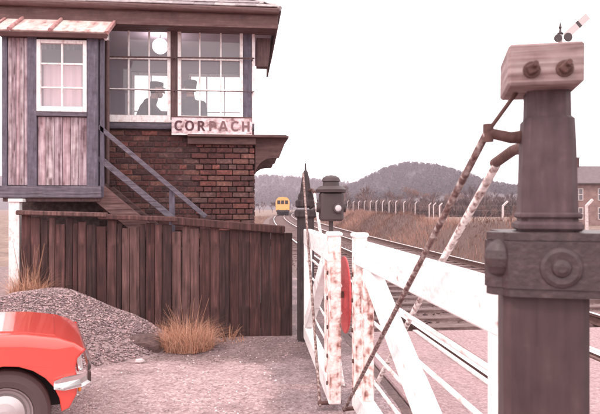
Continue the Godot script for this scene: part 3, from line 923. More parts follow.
# ------------------------------------------------------------------ gates and posts
func build_gate(called_label: String, at: Vector3, turn: float, length: float, side: float, target: bool) -> void:
	# local x runs from the hinge to the free end; side = local z sign that faces the yard
	var g := thing("crossing_gate", called_label, "gate", at, turn, "white level crossing gates across the road")
	var L := length
	bx("top_rail", Vector3(L - 0.02, 0.18, 0.10), M.gate_white, g, Vector3(L * 0.5, 1.25, 0), Vector3.ZERO, 0.010)
	bx("bottom_rail", Vector3(L - 0.02, 0.16, 0.10), M.gate_white, g, Vector3(L * 0.5, 0.13, 0), Vector3.ZERO, 0.010)
	bx("free_stile", Vector3(0.12, 1.32, 0.098), M.gate_peeled, g, Vector3(L - 0.06, 0.707, -side * 0.0), Vector3.ZERO, 0.008)
	bx("hinge_stile", Vector3(0.10, 1.28, 0.092), M.gate_white, g, Vector3(0.05, 0.68, 0), Vector3.ZERO, 0.008)
	bx("middle_stile", Vector3(0.07, 0.95, 0.08), M.gate_peeled, g, Vector3(L - 0.36, 0.685, 0), Vector3.ZERO, 0.008)
	var br := st()
	add_box(br, bar_xf(Vector3(0.16, 0.26, side * 0.002), Vector3(L - 0.42, 1.17, side * 0.002)), Vector3(sqrt(pow(L - 0.58, 2) + 0.91 * 0.91), 0.15, 0.088), 0.008)
	obj("brace", br, M.gate_white, g)
	for y in [0.33, 0.545, 0.76, 0.975]:
		var s := st()
		add_tube(s, [Vector3(0.08, y, -side * 0.052), Vector3(L - 0.04, y, -side * 0.052)], [0.013, 0.013], 6)
		obj("bar", s, M.bar_white, g)
	# bolts showing as dark spots on the stiles
	for y in [0.2, 0.42, 0.65, 0.88, 1.08]:
		var s := st()
		add_lathe(s, Transform3D(Basis(Vector3.RIGHT, PI / 2 * side), Vector3(L - 0.06 + rng.randf_range(-.02, .02), y, side * 0.048)), [Vector2(0.0, 0.014), Vector2(0.016, 0.012), Vector2(0.018, 0.0)], 8, false)
		obj("bolt", s, M.rust, g)
	bx("end_cap", Vector3(0.14, 0.035, 0.12), M.gate_white, g, Vector3(L - 0.06, 1.385, 0), Vector3.ZERO, 0.01)
	# tension rods from the head of the post to the foot of the free end
	var head := Vector3(-0.09, 2.0, side * 0.045) if target else Vector3(-0.15, 1.825, side * 0.153)
	rod("tension_rod", [head, Vector3(L - 0.03, 0.03, side * 0.115)], 0.0125, M.rod_paint, g)
	rod("tension_rod", [Vector3(0.25, 1.76, -side * 0.055), Vector3(L * 0.5, 1.04, -side * 0.066), Vector3(L - 0.10, 0.16, -side * 0.078)], 0.0165, M.rod_white, g)
	rod("rod_arm", [Vector3(-0.12, 1.80, -side * 0.03), Vector3(0.10, 1.80, -side * 0.05), Vector3(0.27, 1.765, -side * 0.055)], 0.02, M.rust, g)
	rod("rod_tie", [Vector3(L - 0.05, 0.045, side * 0.13), Vector3(L - 0.05, 0.055, -side * 0.06)], 0.016, M.rust, g)
	bx("hinge_strap", Vector3(0.42, 0.06, 0.012), M.iron, g, Vector3(0.15, 1.27, -side * 0.057))
	if target:
		var d := st()
		add_lathe(d, Transform3D(Basis(Vector3.RIGHT, PI / 2), Vector3(L - 0.36, 0.86, -side * 0.13)), [Vector2(0, -0.008), Vector2(0.32, -0.008), Vector2(0.325, 0.0), Vector2(0.32, 0.008), Vector2(0, 0.008)], 28, false)
		obj("red_target", d, M.red_paint, g)
		bx("target_bracket", Vector3(0.05, 0.05, 0.10), M.rust, g, Vector3(L - 0.36, 0.86, -side * 0.08))

func build_near_post() -> void:
	var p := thing("gate_post", "tall dark gate post close to the viewer with a bolted pale wooden block on top", "gate post", Vector3(0.912, 0, -1.735), deg_to_rad(-19.0))
	bx("shaft", Vector3(0.232, 1.46, 0.225), M.post_wood, p, Vector3(-0.012, 0.67, 0.0), Vector3.ZERO, 0.02)
	# cast collar with a horn on the gate side and a round boss
	var plan := PackedVector2Array()
	var w := 0.15
	for i in 9:
		var a := PI * 0.5 + PI * i / 8.0
		plan.append(Vector2(-w + 0.015 + cos(a) * 0.045, -0.075 + sin(a) * 0.045))
	plan.append_array(PackedVector2Array([Vector2(-0.12, -0.145), Vector2(w + 0.04, -0.145), Vector2(w + 0.055, -0.12), Vector2(w + 0.055, 0.12), Vector2(w + 0.02, 0.145), Vector2(-0.13, 0.145), Vector2(-0.155, 0.12)]))
	var cs := st()
	var basis := Basis(Vector3.RIGHT, Vector3(0, 0, -1), Vector3.UP)   # local z of the prism points up
	for e in [[0.135, 1.436, 1.0], [0.022, 1.516, 0.97], [0.022, 1.356, 0.97]]:
		var pl := PackedVector2Array()
		for q in plan:
			pl.append(q * e[2])
		add_prism(cs, Transform3D(basis, Vector3(0, e[1], 0)), pl, e[0])
	obj("collar", cs, M.iron, p)
	var hb := st()
	var hprof := []
	for i in 9:
		var a := -PI * 0.5 + PI * i / 8.0
		hprof.append(Vector2(cos(a) * 0.045, sin(a) * 0.060))
	add_lathe(hb, Transform3D(Basis.IDENTITY, Vector3(-w + 0.012, 1.452, 0.10)), hprof, 16)
	obj("horn", hb, M.iron, p)
	var bs := st()
	add_lathe(bs, Transform3D(Basis(Vector3.RIGHT, PI / 2), Vector3(0.02, 1.43, 0.144)), [Vector2(0.058, 0.0), Vector2(0.055, 0.005), Vector2(0.045, 0.008), Vector2(0.027, 0.006), Vector2(0.023, 0.013), Vector2(0.012, 0.017), Vector2(0, 0.017)], 24)
	obj("boss", bs, M.iron, p)
	# neck: tapered timber with chamfers, standing in a shoe
	var ns := st()
	var secs := [[1.525, 0.080, 0.075], [1.60, 0.078, 0.074], [1.80, 0.073, 0.070], [1.86, 0.070, 0.068], [1.868, 0.062, 0.062], [1.97, 0.060, 0.060]]
	var rings := []
	for e in secs:
		var ring := []
		var hx: float = e[1]
		var hz: float = e[2]
		var c := 0.018
		for q in [Vector2(-hx + c, -hz), Vector2(hx - c, -hz), Vector2(hx, -hz + c), Vector2(hx, hz - c), Vector2(hx - c, hz), Vector2(-hx + c, hz), Vector2(-hx, hz - c), Vector2(-hx, -hz + c)]:
			ring.append(Vector3(q.x + 0.004, e[0], q.y))
		rings.append(ring)
	for i in rings.size() - 1:
		for k in 8:
			quad(ns, rings[i][k], rings[i][(k + 1) % 8], rings[i + 1][(k + 1) % 8], rings[i + 1][k], Vector3(0, (secs[i][0] + secs[i + 1][0]) * 0.5, 0))
	obj("neck", ns, M.neck, p)
	bx("shoe", Vector3(0.180, 0.028, 0.172), M.neck, p, Vector3(0.004, 1.543, 0), Vector3.ZERO, 0.008)
	bx("shoe", Vector3(0.172, 0.018, 0.164), M.neck, p, Vector3(0.004, 1.575, 0), Vector3.ZERO, 0.006)
	var blk := bx("block", Vector3(0.200, 0.116, 0.26), M.block, p, Vector3(-0.020, 2.002, 0.02), Vector3(0, 0, -0.01), 0.007)
	for x in [-0.038, 0.048]:
		var s := st()
		add_lathe(s, Transform3D(Basis(Vector3.RIGHT, PI / 2), Vector3(x, -0.018, 0.131)), [Vector2(0.024, 0.0), Vector2(0.023, 0.005), Vector2(0.0, 0.006)], 14, false)
		add_box(s, Transform3D(Basis(Vector3.BACK, 0.6 + x * 4.0), Vector3(x, -0.018, 0.144)), Vector3(0.026, 0.026, 0.016), 0.003)
		add_tube(s, [Vector3(x + 0.004, -0.010, 0.150), Vector3(x + 0.006, -0.008, 0.170)], [0.008, 0.008], 8)
		obj("bolt", s, M.rust, blk)
	# arm holding the tension rods
	var arm := st()
	add_tube(arm, [Vector3(-0.05, 1.815, -0.01), Vector3(-0.10, 1.812, 0.005), Vector3(-0.165, 1.828, 0.008)], [0.022, 0.018, 0.016], 8)
	add_tube(arm, [Vector3(-0.165, 1.80, 0.008), Vector3(-0.165, 1.855, 0.008)], [0.016, 0.016], 8)
	obj("rod_arm", arm, M.rust, p)
	rod("stay", [Vector3(-0.16, 1.84, 0.01), Vector3(-0.085, 1.945, 0.03)], 0.007, M.rust, p, 6)

func build_far_post() -> void:
	var p := thing("gate_post", "dark pointed gate post standing at the right end of the board fence", "gate post", Vector3(0.765, 0, -7.22))
	bx("shaft", Vector3(0.19, 1.60, 0.19), M.far_post, p, Vector3(0, 0.74, 0), Vector3.ZERO, 0.015)
	bx("collar", Vector3(0.25, 0.10, 0.25), M.far_post, p, Vector3(0.0, 1.52, 0), Vector3.ZERO, 0.02)
	bx("collar", Vector3(0.21, 0.10, 0.20), M.far_post, p, Vector3(-0.01, 1.64, 0), Vector3.ZERO, 0.02)
	var s := st()
	var hw := [[1.68, 0.085], [1.75, 0.078], [1.78, 0.060], [1.95, 0.040], [2.02, 0.026], [2.05, 0.010], [2.13, 0.006]]
	for i in hw.size() - 1:
		for k in 4:
			var c := [Vector2(-1, -1), Vector2(1, -1), Vector2(1, 1), Vector2(-1, 1)]
			var a: Vector2 = c[k]
			var b: Vector2 = c[(k + 1) % 4]
			quad(s, Vector3(a.x * hw[i][1], hw[i][0], a.y * hw[i][1]), Vector3(b.x * hw[i][1], hw[i][0], b.y * hw[i][1]), Vector3(b.x * hw[i + 1][1], hw[i + 1][0], b.y * hw[i + 1][1]), Vector3(a.x * hw[i + 1][1], hw[i + 1][0], a.y * hw[i + 1][1]), Vector3(0, hw[i][0], 0))
	obj("pointed_head", s, M.far_post, p)
	bar("stay_bar", Vector3(0.05, 1.60, 0.05), Vector3(0.10, 1.66, 0.35), 0.05, 0.03, M.far_post, p)
	rod("stay_bar", [Vector3(0.06, 1.78, 0.04), Vector3(0.12, 1.60, 0.30)], 0.014, M.far_post, p, 6)
	# gate lamp, carried over the far gate near its free end
	var l := thing("gate_lamp", "black crossing gate lamp with domed lid and pale lens", "lamp", Vector3(0.79, 1.345, -5.30))
	rod("stem", [Vector3(0, 0, 0), Vector3(0, 0.14, 0)], 0.02, M.lamp_black, l)
	bx("body", Vector3(0.20, 0.26, 0.20), M.lamp_black, l, Vector3(0, 0.26, 0), Vector3.ZERO, 0.02)
	var ls := st()
	add_lathe(ls, Transform3D(Basis.IDENTITY, Vector3(0, 0.39, 0)), [Vector2(0.135, -0.005), Vector2(0.14, 0.02), Vector2(0.10, 0.05), Vector2(0.075, 0.055), Vector2(0.072, 0.09), Vector2(0.085, 0.095), Vector2(0.075, 0.125), Vector2(0.04, 0.145), Vector2(0, 0.15)], 20)
	obj("lid", ls, M.lamp_black, l)
	for e in [[Vector3(0.045, 0.245, 0.1), Basis(Vector3.RIGHT, PI / 2)], [Vector3(0.1, 0.25, 0), Basis(Vector3.BACK, -PI / 2)], [Vector3(-0.1, 0.25, 0), Basis(Vector3.BACK, PI / 2)]]:
		var q := st()
		add_lathe(q, Transform3D(e[1], e[0]), [Vector2(0.045, 0.0), Vector2(0.042, 0.03), Vector2(0.03, 0.032)], 16)
		var rim := obj("lens_rim", q, M.lamp_black, l)
		var q2 := st()
		add_lathe(q2, Transform3D(e[1], e[0]), [Vector2(0.03, 0.028), Vector2(0.02, 0.035), Vector2(0.0, 0.038)], 16)
		obj("lens", q2, M.lens, rim)

# ------------------------------------------------------------------ heap, block, plants
func build_heap() -> void:
	var hm := grid(-4.6, -0.7, 98, -5.7, -7.44, 46, heap_height, func(_x, _z): return Color.WHITE)
	var h := obj("gravel_heap", hm, M.ash, self)
	tag(h, "heap of grey chippings piled against the left end of the fence", "gravel heap", "", "stuff")
	stones("heap_stones", M.ash, 17000, func():
		for t in 60:
			var x := rng.randf_range(-4.4, -0.75)
			var z := rng.randf_range(-5.8, -7.42)
			var y := heap_height(x, z)
			if y > 0.0 and rng.randf() < 0.4 + y:
				return Vector3(x, y + 0.006, z)
		return Vector3(-2.3, 0.6, -7.0), 0.005, 0.019, "loose grey chippings covering the heap by the fence", "stones")
	stones("yard_grit", M.concrete, 1500, func():
		var x := rng.randf_range(-3.2, 0.35)
		var z := rng.randf_range(-2.6, -6.8)
		return Vector3(x, yard_height(x, z) + 0.002, z), 0.004, 0.011, "pale loose grit scattered over the yard", "grit")
	stones("fence_litter", M.ash, 900, func():
		var x := rng.randf_range(-1.6, 0.9)
		var z := rng.randf_range(-6.3, -7.40)
		return Vector3(x, yard_height(x, z) + 0.002, z), 0.004, 0.013, "small dark stones and dirt along the foot of the fence", "stones")
	# worn block with a sloping end lying in front of the fence
	var b := thing("worn_lump", "low grey brown worn lump lying before the fence beside the heap", "lump", Vector3(-1.20, 0, -6.78), 0.06)
	var s := st()
	for e in [[Vector3(0.06, 0.0, 0.0), Vector3(0.25, 0.20, 0.17), "lump"], [Vector3(-0.27, -0.01, 0.10), Vector3(0.26, 0.10, 0.15), "broken_piece"]]:
		var ls := st()
		var rows := 7
		var segs := 14
		var pts := []
		for r in rows:
			var ring := []
			for k in segs:
				var a := TAU * k / segs
				var el := PI * 0.5 * r / (rows - 1)
				var v := Vector3(signf(cos(a)) * pow(absf(cos(a)), 0.7) * pow(cos(el), 0.55), pow(sin(el), 0.7), signf(sin(a)) * pow(absf(sin(a)), 0.7) * pow(cos(el), 0.55))
				ring.append(v * (e[1] as Vector3) * rng.randf_range(0.92, 1.06) + e[0])
			pts.append(ring)
		for r in rows - 1:
			for k in segs:
				quad(ls, pts[r][k], pts[r][(k + 1) % segs], pts[r + 1][(k + 1) % segs], pts[r + 1][k], e[0])
		obj(e[2], ls, M.stone, b)
	var pb := thing("pale_stone", "small pale stone lying on the yard in front of the lump", "stone", Vector3(-1.05, 0.012, -6.32))
	var ps := st()
	add_lathe(ps, Transform3D(Basis.from_euler(Vector3(0.1, 0.3, 0.12)).scaled(Vector3(1.3, 0.7, 0.9)), Vector3.ZERO), [Vector2(0.0, -0.03), Vector2(0.03, -0.02), Vector2(0.042, 0.0), Vector2(0.03, 0.025), Vector2(0, 0.032)], 7, false)
	obj("chip", ps, M.concrete, pb)

func blade(s: SurfaceTool, p: Vector3, dir: Vector3, h: float, w: float, droop: float, c: Color) -> void:
	var side := dir.cross(Vector3.UP).normalized().rotated(Vector3.UP, rng.randf_range(-1.2, 1.2)) * w
	var prev := p
	var n := dir.normalized()
	if n.length() < 0.5:
		n = Vector3.BACK
	for i in 3:
		var t := (i + 1) / 3.0
		var q := p + Vector3.UP * h * t * (1.0 - droop * t * 0.4) + dir * h * t * t * droop
		var wa := side * (1.0 - i / 3.0)
		var wb := side * (1.0 - t)
		s.set_color(c)
		var nn := (Vector3.BACK * 0.6 + Vector3.UP * 0.5 + n * 0.5).normalized()
		tri(s, prev - wa, prev + wa, q + wb, nn, nn, nn)
		if i < 2:
			tri(s, prev - wa, q + wb, q - wb, nn, nn, nn)
		prev = q

func tuft(label: String, at: Vector3, n: int, h: float, spread: float) -> void:
	var t := thing("dry_grass_tuft", label, "grass tuft", at)
	var s := st()
	for i in n:
		var a := rng.randf() * TAU
		var r := sqrt(rng.randf()) * spread
		var dir := Vector3(cos(a), 0, sin(a))
		var g := rng.randf()
		var c := Color(.40, .155, .095).lerp(Color(.66, .38, .26), g) * rng.randf_range(0.6, 1.15)
		blade(s, dir * r, dir.rotated(Vector3.UP, rng.randf_range(-2.2, 2.2)), h * (0.2 + 0.9 * pow(rng.randf(), 1.7)) * (1.0 - 0.3 * r / spread), rng.randf_range(.0015, .004), rng.randf_range(0.1, 1.7), c)
	obj("blades", s, M.leaf, t).set_meta("kind", "stuff")
	var s2 := st()
	for i in 14:
		var a := rng.randf() * TAU
		var d := Vector3(cos(a), 0, sin(a))
		s2.set_color(Color(.30, .15, .10))
		add_tube(s2, [d * spread * 0.3, d * spread * 0.6 + Vector3.UP * h * 0.6, d * spread * 0.9 + Vector3.UP * h * rng.randf_range(0.8, 1.15)], [0.004, 0.003, 0.0015], 4, false)
	obj("stalks", s2, M.leaf, t).set_meta("kind", "stuff")

func build_bank() -> void:
	# dry bramble bank along the far track
	var bh := func(x: float, z: float) -> float:
		var u := x - track_shift(z)
		var v := clampf((u - 8.5) / 2.0, 0, 1) * clampf((13.5 - u) / 2.5, 0, 1)
		var near := smoothstep(-13.0, -24.0, z) * smoothstep(-135.0, -100.0, z)
		return -0.45 + 1.30 * smoothstep(0.0, 1.0, v) * near * (1.0 + 0.4 * wav.get_noise_2d(x * 12.0, z * 12.0))
	var s := grid(8.0, 24.0, 60, -10.0, -140.0, 120, bh, func(_x, _z): return Color.WHITE)
	structure("bank", s, M.earth, "low earth bank behind the far track", "bank")
	var b := st()
	for i in 20000:
		var z := -rng.randf_range(13.0, 62.0) if i % 3 else -rng.randf_range(40.0, 125.0)
		var u := rng.randf_range(8.5, 13.0)
		var x := u + track_shift(z)
		var y: float = bh.call(x, z)
		var near := smoothstep(-11.0, -24.0, z)
		if rng.randf() > near * 0.9 + 0.1:
			continue
		var far := 1.0 + clampf((-z - 20.0) / 40.0, 0, 2)
		var a := rng.randf() * TAU
		var d := Vector3(cos(a), 0, sin(a))
		var pat := 0.5 + 0.5 * wav.get_noise_2d(x * 14.0, z * 9.0)
		var c := Color(.11, .052, .042).lerp(Color(.33, .175, .135), clampf((pat - 0.5) * 2.2 + 0.5 + rng.randf_range(-.4, .4), 0, 1))
		blade(b, Vector3(x, y - 0.05, z), d, rng.randf_range(0.35, 0.95) * (0.5 + 0.5 * near) * (0.55 + 1.0 * pat * pat), rng.randf_range(.005, .013) * far, rng.randf_range(0.2, 1.0), c)
	var o := obj("brambles", b, M.leaf, self)
	tag(o, "tangle of dry reddish brown brambles and grass on the bank beyond the tracks", "brambles", "", "stuff")
	# dead grass on the low ground by the near side of the line
	var g := st()
	for i in 5000:
		var z := -rng.randf_range(11.5, 120.0)
		var x := rng.randf_range(-3.0, 1.0) + track_shift(z)
		var far := 1.0 + clampf((-z - 20.0) / 30.0, 0, 3)
		var a := rng.randf() * TAU
		blade(g, Vector3(x, -0.43, z), Vector3(cos(a), 0, sin(a)), rng.randf_range(0.2, 0.6), rng.randf_range(.006, .014) * far, rng.randf_range(0.2, 1.0), Color(.14, .075, .06).lerp(Color(.30, .18, .14), rng.randf()))
	var go := obj("dry_grass", g, M.leaf, self)
	tag(go, "dry brown grass on the verge left of the line", "grass", "", "stuff")

# a leafless shrub or tree: limbs as thin tubes, twigs as slivers
func branch(s: SurfaceTool, tw: SurfaceTool, p: Vector3, d: Vector3, len: float, r: float, depth: int, c: Color) -> void:
	var q := p + d * len
	s.set_color(c)
	add_tube(s, [p, q], [r, r * 0.62], 4 if depth > 2 else 3, false)
	if depth <= 0:
		for i in 9:
			var a := (d + Vector3(rng.randf_range(-1, 1), rng.randf_range(-.3, 1), rng.randf_range(-1, 1)) * 0.75).normalized()
			var e := q - d * len * rng.randf_range(0, 0.9) + a * len * rng.randf_range(0.5, 1.2)
			var w := a.cross(Vector3(rng.randf_range(-1, 1), rng.randf_range(-1, 1), 1)).normalized() * r * 0.8
			tw.set_color(c * rng.randf_range(0.8, 1.3))
			var o := q - d * len * rng.randf_range(0, 0.8)
			var n := Vector3(0, 0.4, 0.9).normalized()
			tri(tw, o - w, o + w, e, n, n, n)
		return
	for i in 3:
		var a := (d + Vector3(rng.randf_range(-1, 1), rng.randf_range(-.1, .7), rng.randf_range(-1, 1)) * 0.72).normalized()
		branch(s, tw, q - d * len * rng.randf_range(0.0, 0.35), a, len * rng.randf_range(0.6, 0.8), r * 0.58, depth - 1, c)

func build_trees() -> void:
	var protos := []
	for k in 3:
		var t := Node3D.new()
		var s := st()
		var tw := st()
		var c: Color = [Color(.125, .075, .07), Color(.16, .088, .075), Color(.10, .066, .07)][k]
		branch(s, tw, Vector3(0, -0.4, 0), Vector3(0.04, 1, 0.02).normalized(), 1.9, 0.16, 4, c)
		t.name = "bare_tree"
		obj("trunk", s, M.bark, t)
		obj("crown", tw, M.bark, t)
		protos.append(t)
	# individually placed leafless trees beyond the concrete fence: x, z, size
	var spots := []
	for i in 46:
		var d := rng.randf_range(120.0, 230.0)
		var u := lerpf(0.065, 0.40, (i + rng.randf() * 0.8) / 46.0)    # bearing across the field
		spots.append([u * d + d * 0.0966, -d, rng.randf_range(0.75, 1.15)])
	for i in 16:
		var d := rng.randf_range(150.0, 300.0)
		var u := lerpf(-0.09, 0.06, (i + rng.randf() * 0.8) / 16.0)
		spots.append([u * d + d * 0.0966, -d, rng.randf_range(0.6, 0.95)])
	for i in spots.size():
		var e = spots[i]
		var t: Node3D = protos[i % 3].duplicate()
		t.name = numbered("bare_tree")
		add_child(t)
		t.position = Vector3(e[0], -0.5, e[1])
		t.rotation.y = rng.randf() * TAU
		t.scale = Vector3.ONE * e[2] * (1.25 if i < 46 else 1.0) * 1.15
		var left := i >= 46
		tag(t, "leafless brown tree beside the distant line near the train" if left else "leafless brown tree in the belt of trees behind the concrete posts", "tree", "bare trees near the train" if left else "bare trees behind the concrete fence")
	for e in [[23.0, -58.0, 0.40], [25.2, -60.0, 0.50], [27.0, -61.0, 0.42], [28.8, -62.0, 0.55], [30.4, -62.0, 0.45], [34.5, -52.0, 0.42]]:
		var t: Node3D = protos[int(e[0]) % 3].duplicate()
		t.name = numbered("bare_bush")
		add_child(t)
		t.position = Vector3(e[0], -0.45, e[1])
		t.rotation.y = rng.randf() * TAU
		t.scale = Vector3(1.3, 1.0, 1.3) * e[2]
		tag(t, "leafless brown bush behind the nearest concrete fence posts", "bush", "bare bushes behind the near fence posts")
	for p in protos:
		p.free()
	# woodland on the hills, one mass
	var s := st()
	for i in 130:
		var y := pow(rng.randf(), 0.8)
		var r := 0.42 * (1.0 - absf(y - 0.4) * 1.15) + 0.05
		var a := rng.randf() * TAU
		var p := Vector3(cos(a) * r * rng.randf(), y, sin(a) * r * rng.randf())
		var u := Vector3(rng.randf_range(-1, 1), rng.randf_range(-1, 1), rng.randf_range(-1, 1)).normalized() * 0.10
		var v := Vector3(rng.randf_range(-1, 1), rng.randf_range(-1, 1), rng.randf_range(-1, 1)).normalized() * 0.13
		s.set_color(Color.WHITE * rng.randf_range(0.75, 1.2))
		var n := (p - Vector3(0, 0.35, 0)).normalized()
		tri(s, p, p + u, p + v, n, n, n)
	var mesh := s.commit()
	var mm := MultiMesh.new()
	mm.transform_format = MultiMesh.TRANSFORM_3D
	mm.use_colors = true
	mm.mesh = mesh
	mm.instance_count = 9000
	for i in 9000:
		var x := 0.0
		var z := 0.0
		if i < 3600:
			x = rng.randf_range(60.0, 330.0)
			z = rng.randf_range(-430.0, -660.0)
		else:
			z = rng.randf_range(-640.0, -1010.0)
			x = rng.randf_range(-0.12, 0.62) * -z
		var y := hill_height(x, z)
		var h := rng.randf_range(3.5, 7.0) * (1.2 if i >= 3600 else 1.0)
		var dark := rng.randf()
		var c := Color(.075, .052, .050).lerp(Color(.024, .028, .029), 1.0 if dark < (0.8 if i < 3600 else 0.4) else 0.15) * rng.randf_range(0.8, 1.2)
		mm.set_instance_transform(i, Transform3D(Basis(Vector3.UP, rng.randf() * TAU).scaled(Vector3(h * 0.95, h, h * 0.95)), Vector3(x, y - 0.3, z)))
		mm.set_instance_color(i, c)
	var hd := MultiMesh.new()
	hd.transform_format = MultiMesh.TRANSFORM_3D
	hd.use_colors = true
	var hs := st()
	for i in 130:
		var p := Vector3(rng.randf_range(-.5, .5), 0, rng.randf_range(-.5, .5))
		var a := rng.randf() * TAU
		var q := p + Vector3(cos(a) * 0.28, rng.randf_range(0.35, 1.0), sin(a) * 0.28)
		var mid := p.lerp(q, 0.5) + Vector3(rng.randf_range(-.12, .12), 0.05, rng.randf_range(-.12, .12))
		var w := Vector3(cos(a + 1.4), 0.2, sin(a + 1.4)) * 0.016
		hs.set_color(Color.WHITE * rng.randf_range(0.6, 1.3))
		var n := Vector3(0, 0.5, 0.85).normalized()
		tri(hs, p - w, p + w, mid, n, n, n)
		tri(hs, mid - w, mid + w, q, n, n, n)
		tri(hs, mid, mid + w * 2.0, q + Vector3(w.z, -0.1, -w.x) * 6.0, n, n, n)
	hd.mesh = hs.commit()
	hd.instance_count = 1500
	for i in 1500:
		var d := rng.randf_range(118.0, 190.0)
		var u := rng.randf_range(0.045, 0.50)
		var x := u * d + d * 0.0966
		var h := rng.randf_range(1.6, 4.2) * (1.0 + 0.5 * wav.get_noise_2d(x * 8.0, d * 3.0)) * (d / 150.0)
		hd.set_instance_transform(i, Transform3D(Basis(Vector3.UP, rng.randf() * TAU).scaled(Vector3(h * 1.5, h, h * 1.5)), Vector3(x, -0.6, -d)))
		hd.set_instance_color(i, Color(.16, .08, .068).lerp(Color(.085, .055, .05), rng.randf()) * rng.randf_range(0.75, 1.2))
	var ho := MultiMeshInstance3D.new()
	ho.name = "hedgerow"
	ho.multimesh = hd
	ho.material_override = M.leaf
	add_child(ho)
	tag(ho, "reddish brown leafless scrub beyond the concrete posts", "scrub", "", "stuff")
	var o := MultiMeshInstance3D.new()
	o.name = "woodland"
	o.multimesh = mm
	o.material_override = M.leaf
	add_child(o)
	tag(o, "hazy woodland covering the distant hills", "woodland", "", "stuff")

# ------------------------------------------------------------------ far side
func build_concrete_fence() -> void:
	var poly := PackedVector2Array([Vector2(-.05, -.3), Vector2(.05, -.3), Vector2(.05, 1.99), Vector2(.34, 2.28), Vector2(.27, 2.35), Vector2(-.05, 2.04)])
	var s := st()
	add_prism(s, Transform3D.IDENTITY, poly, 0.12)
	var mesh := s.commit()
	var line := [Vector3(17.4, -0.35, -19.0), Vector3(16.9, -0.35, -28.0), Vector3(16.6, -0.35, -37.0), Vector3(18.2, -0.35, -52.0), Vector3(25.5, -0.1, -80.0), Vector3(26.0, 0.3, -95.0), Vector3(24.2, 0.5, -112.0), Vector3(22.0, 0.6, -124.0)]
	var pts := []
	for i in line.size() - 1:
		var n := maxi(1, int(line[i].distance_to(line[i + 1]) / (2.9 if i < 2 or i > 4 else 7.5)))
		for k in n:
			pts.append(line[i].lerp(line[i + 1], float(k) / n))
	pts.append(line[-1])
	for i in pts.size():
		var p := thing("fence_post", ("cranked pale concrete fence post in the row beyond the tracks" if i > 2 else ["cranked concrete fence post nearest the viewer", "cranked concrete fence post just right of the near gate post", "second cranked concrete fence post from the right edge"][i]), "fence post", pts[i] + Vector3(rng.randf_range(-.04, .04), rng.randf_range(-.05, .03), 0), rng.randf_range(-.15, .15), "concrete fence posts beyond the tracks")
		obj("shaft", mesh, M.concrete, p, Vector3.ZERO, Vector3(0, 0, rng.randf_range(-.02, .02)))
	var w := thing("fence_wire", "thin wires strung along the concrete fence posts", "wire")
	for h in [0.35, 0.8, 1.25, 1.7, 2.02]:
		var q := []
		for p in pts:
			q.append(p + Vector3(-0.07, h, 0))
		rod("strand", q, 0.006, M.wire, w, 4)

func build_houses() -> void:
	var specs := [[35.6, -63.0, 13.0, 4.62, 6.75, "pinkish house with dark slate roof at the right edge behind the post"]]
	for e in specs:
		var h := thing("house", e[5], "house", Vector3(e[0], -0.42, e[1]), -0.10)
		var w: float = e[2]
		var ev: float = e[3]
		var rg: float = e[4]
		var dp := 7.0
		bx("wall", Vector3(w, ev, dp), M.render_wall, h, Vector3(w * 0.5, ev * 0.5, -dp * 0.5), Vector3.ZERO, 0.02)
		var rs := st()
		var o := 0.35
		var A := Vector3(-o, ev, o)
		var B := Vector3(w + o, ev, o)
		var C := Vector3(w + o, ev, -dp - o)
		var D := Vector3(-o, ev, -dp - o)
		var P := Vector3(2.2, rg, -dp * 0.5)
		var Q := Vector3(w - 0.4, rg, -dp * 0.5)
		var c := Vector3(w * 0.5, ev, -dp * 0.5)
		quad(rs, A, B, Q, P, c); quad(rs, C, D, P, Q, c); flat(rs, A, D, P, c); flat(rs, B, C, Q, c)
		quad(rs, A, B, C, D, c + Vector3.UP * 9)
		var roof := obj("roof", rs, M.house_roof, h)
		bx("gutter", Vector3(w + 2 * o, 0.14, 0.12), M.lamp_black, roof, Vector3(w * 0.5, ev - 0.03, o + 0.05))
		for cx in [2.4, w - 1.6]:
			bx("chimney", Vector3(0.9, 1.5, 0.6), M.brick1, roof, Vector3(cx, rg + 0.15, -dp * 0.5))
			bx("chimney_cap", Vector3(1.0, 0.12, 0.7), M.stone, roof, Vector3(cx, rg + 0.94, -dp * 0.5))
		for i in int(w / 2.6):
			for y in [1.3, 3.4]:
				var win := Node3D.new()
				win.name = "window"
				h.add_child(win, true)
				win.position = Vector3(1.3 + i * 2.6, y, 0.02)
				bx("pane", Vector3(0.85, 1.15, 0.02), M.house_glass, win, Vector3.ZERO)
				for sx in [-0.46, 0.0, 0.46]:
					bx("frame", Vector3(0.08, 1.3, 0.05), M.sash_frame, win, Vector3(sx, 0, 0.02))
				for sy in [-0.63, 0.0, 0.63]:
					bx("frame", Vector3(0.98, 0.08, 0.045), M.sash_frame, win, Vector3(0, sy, 0.022))

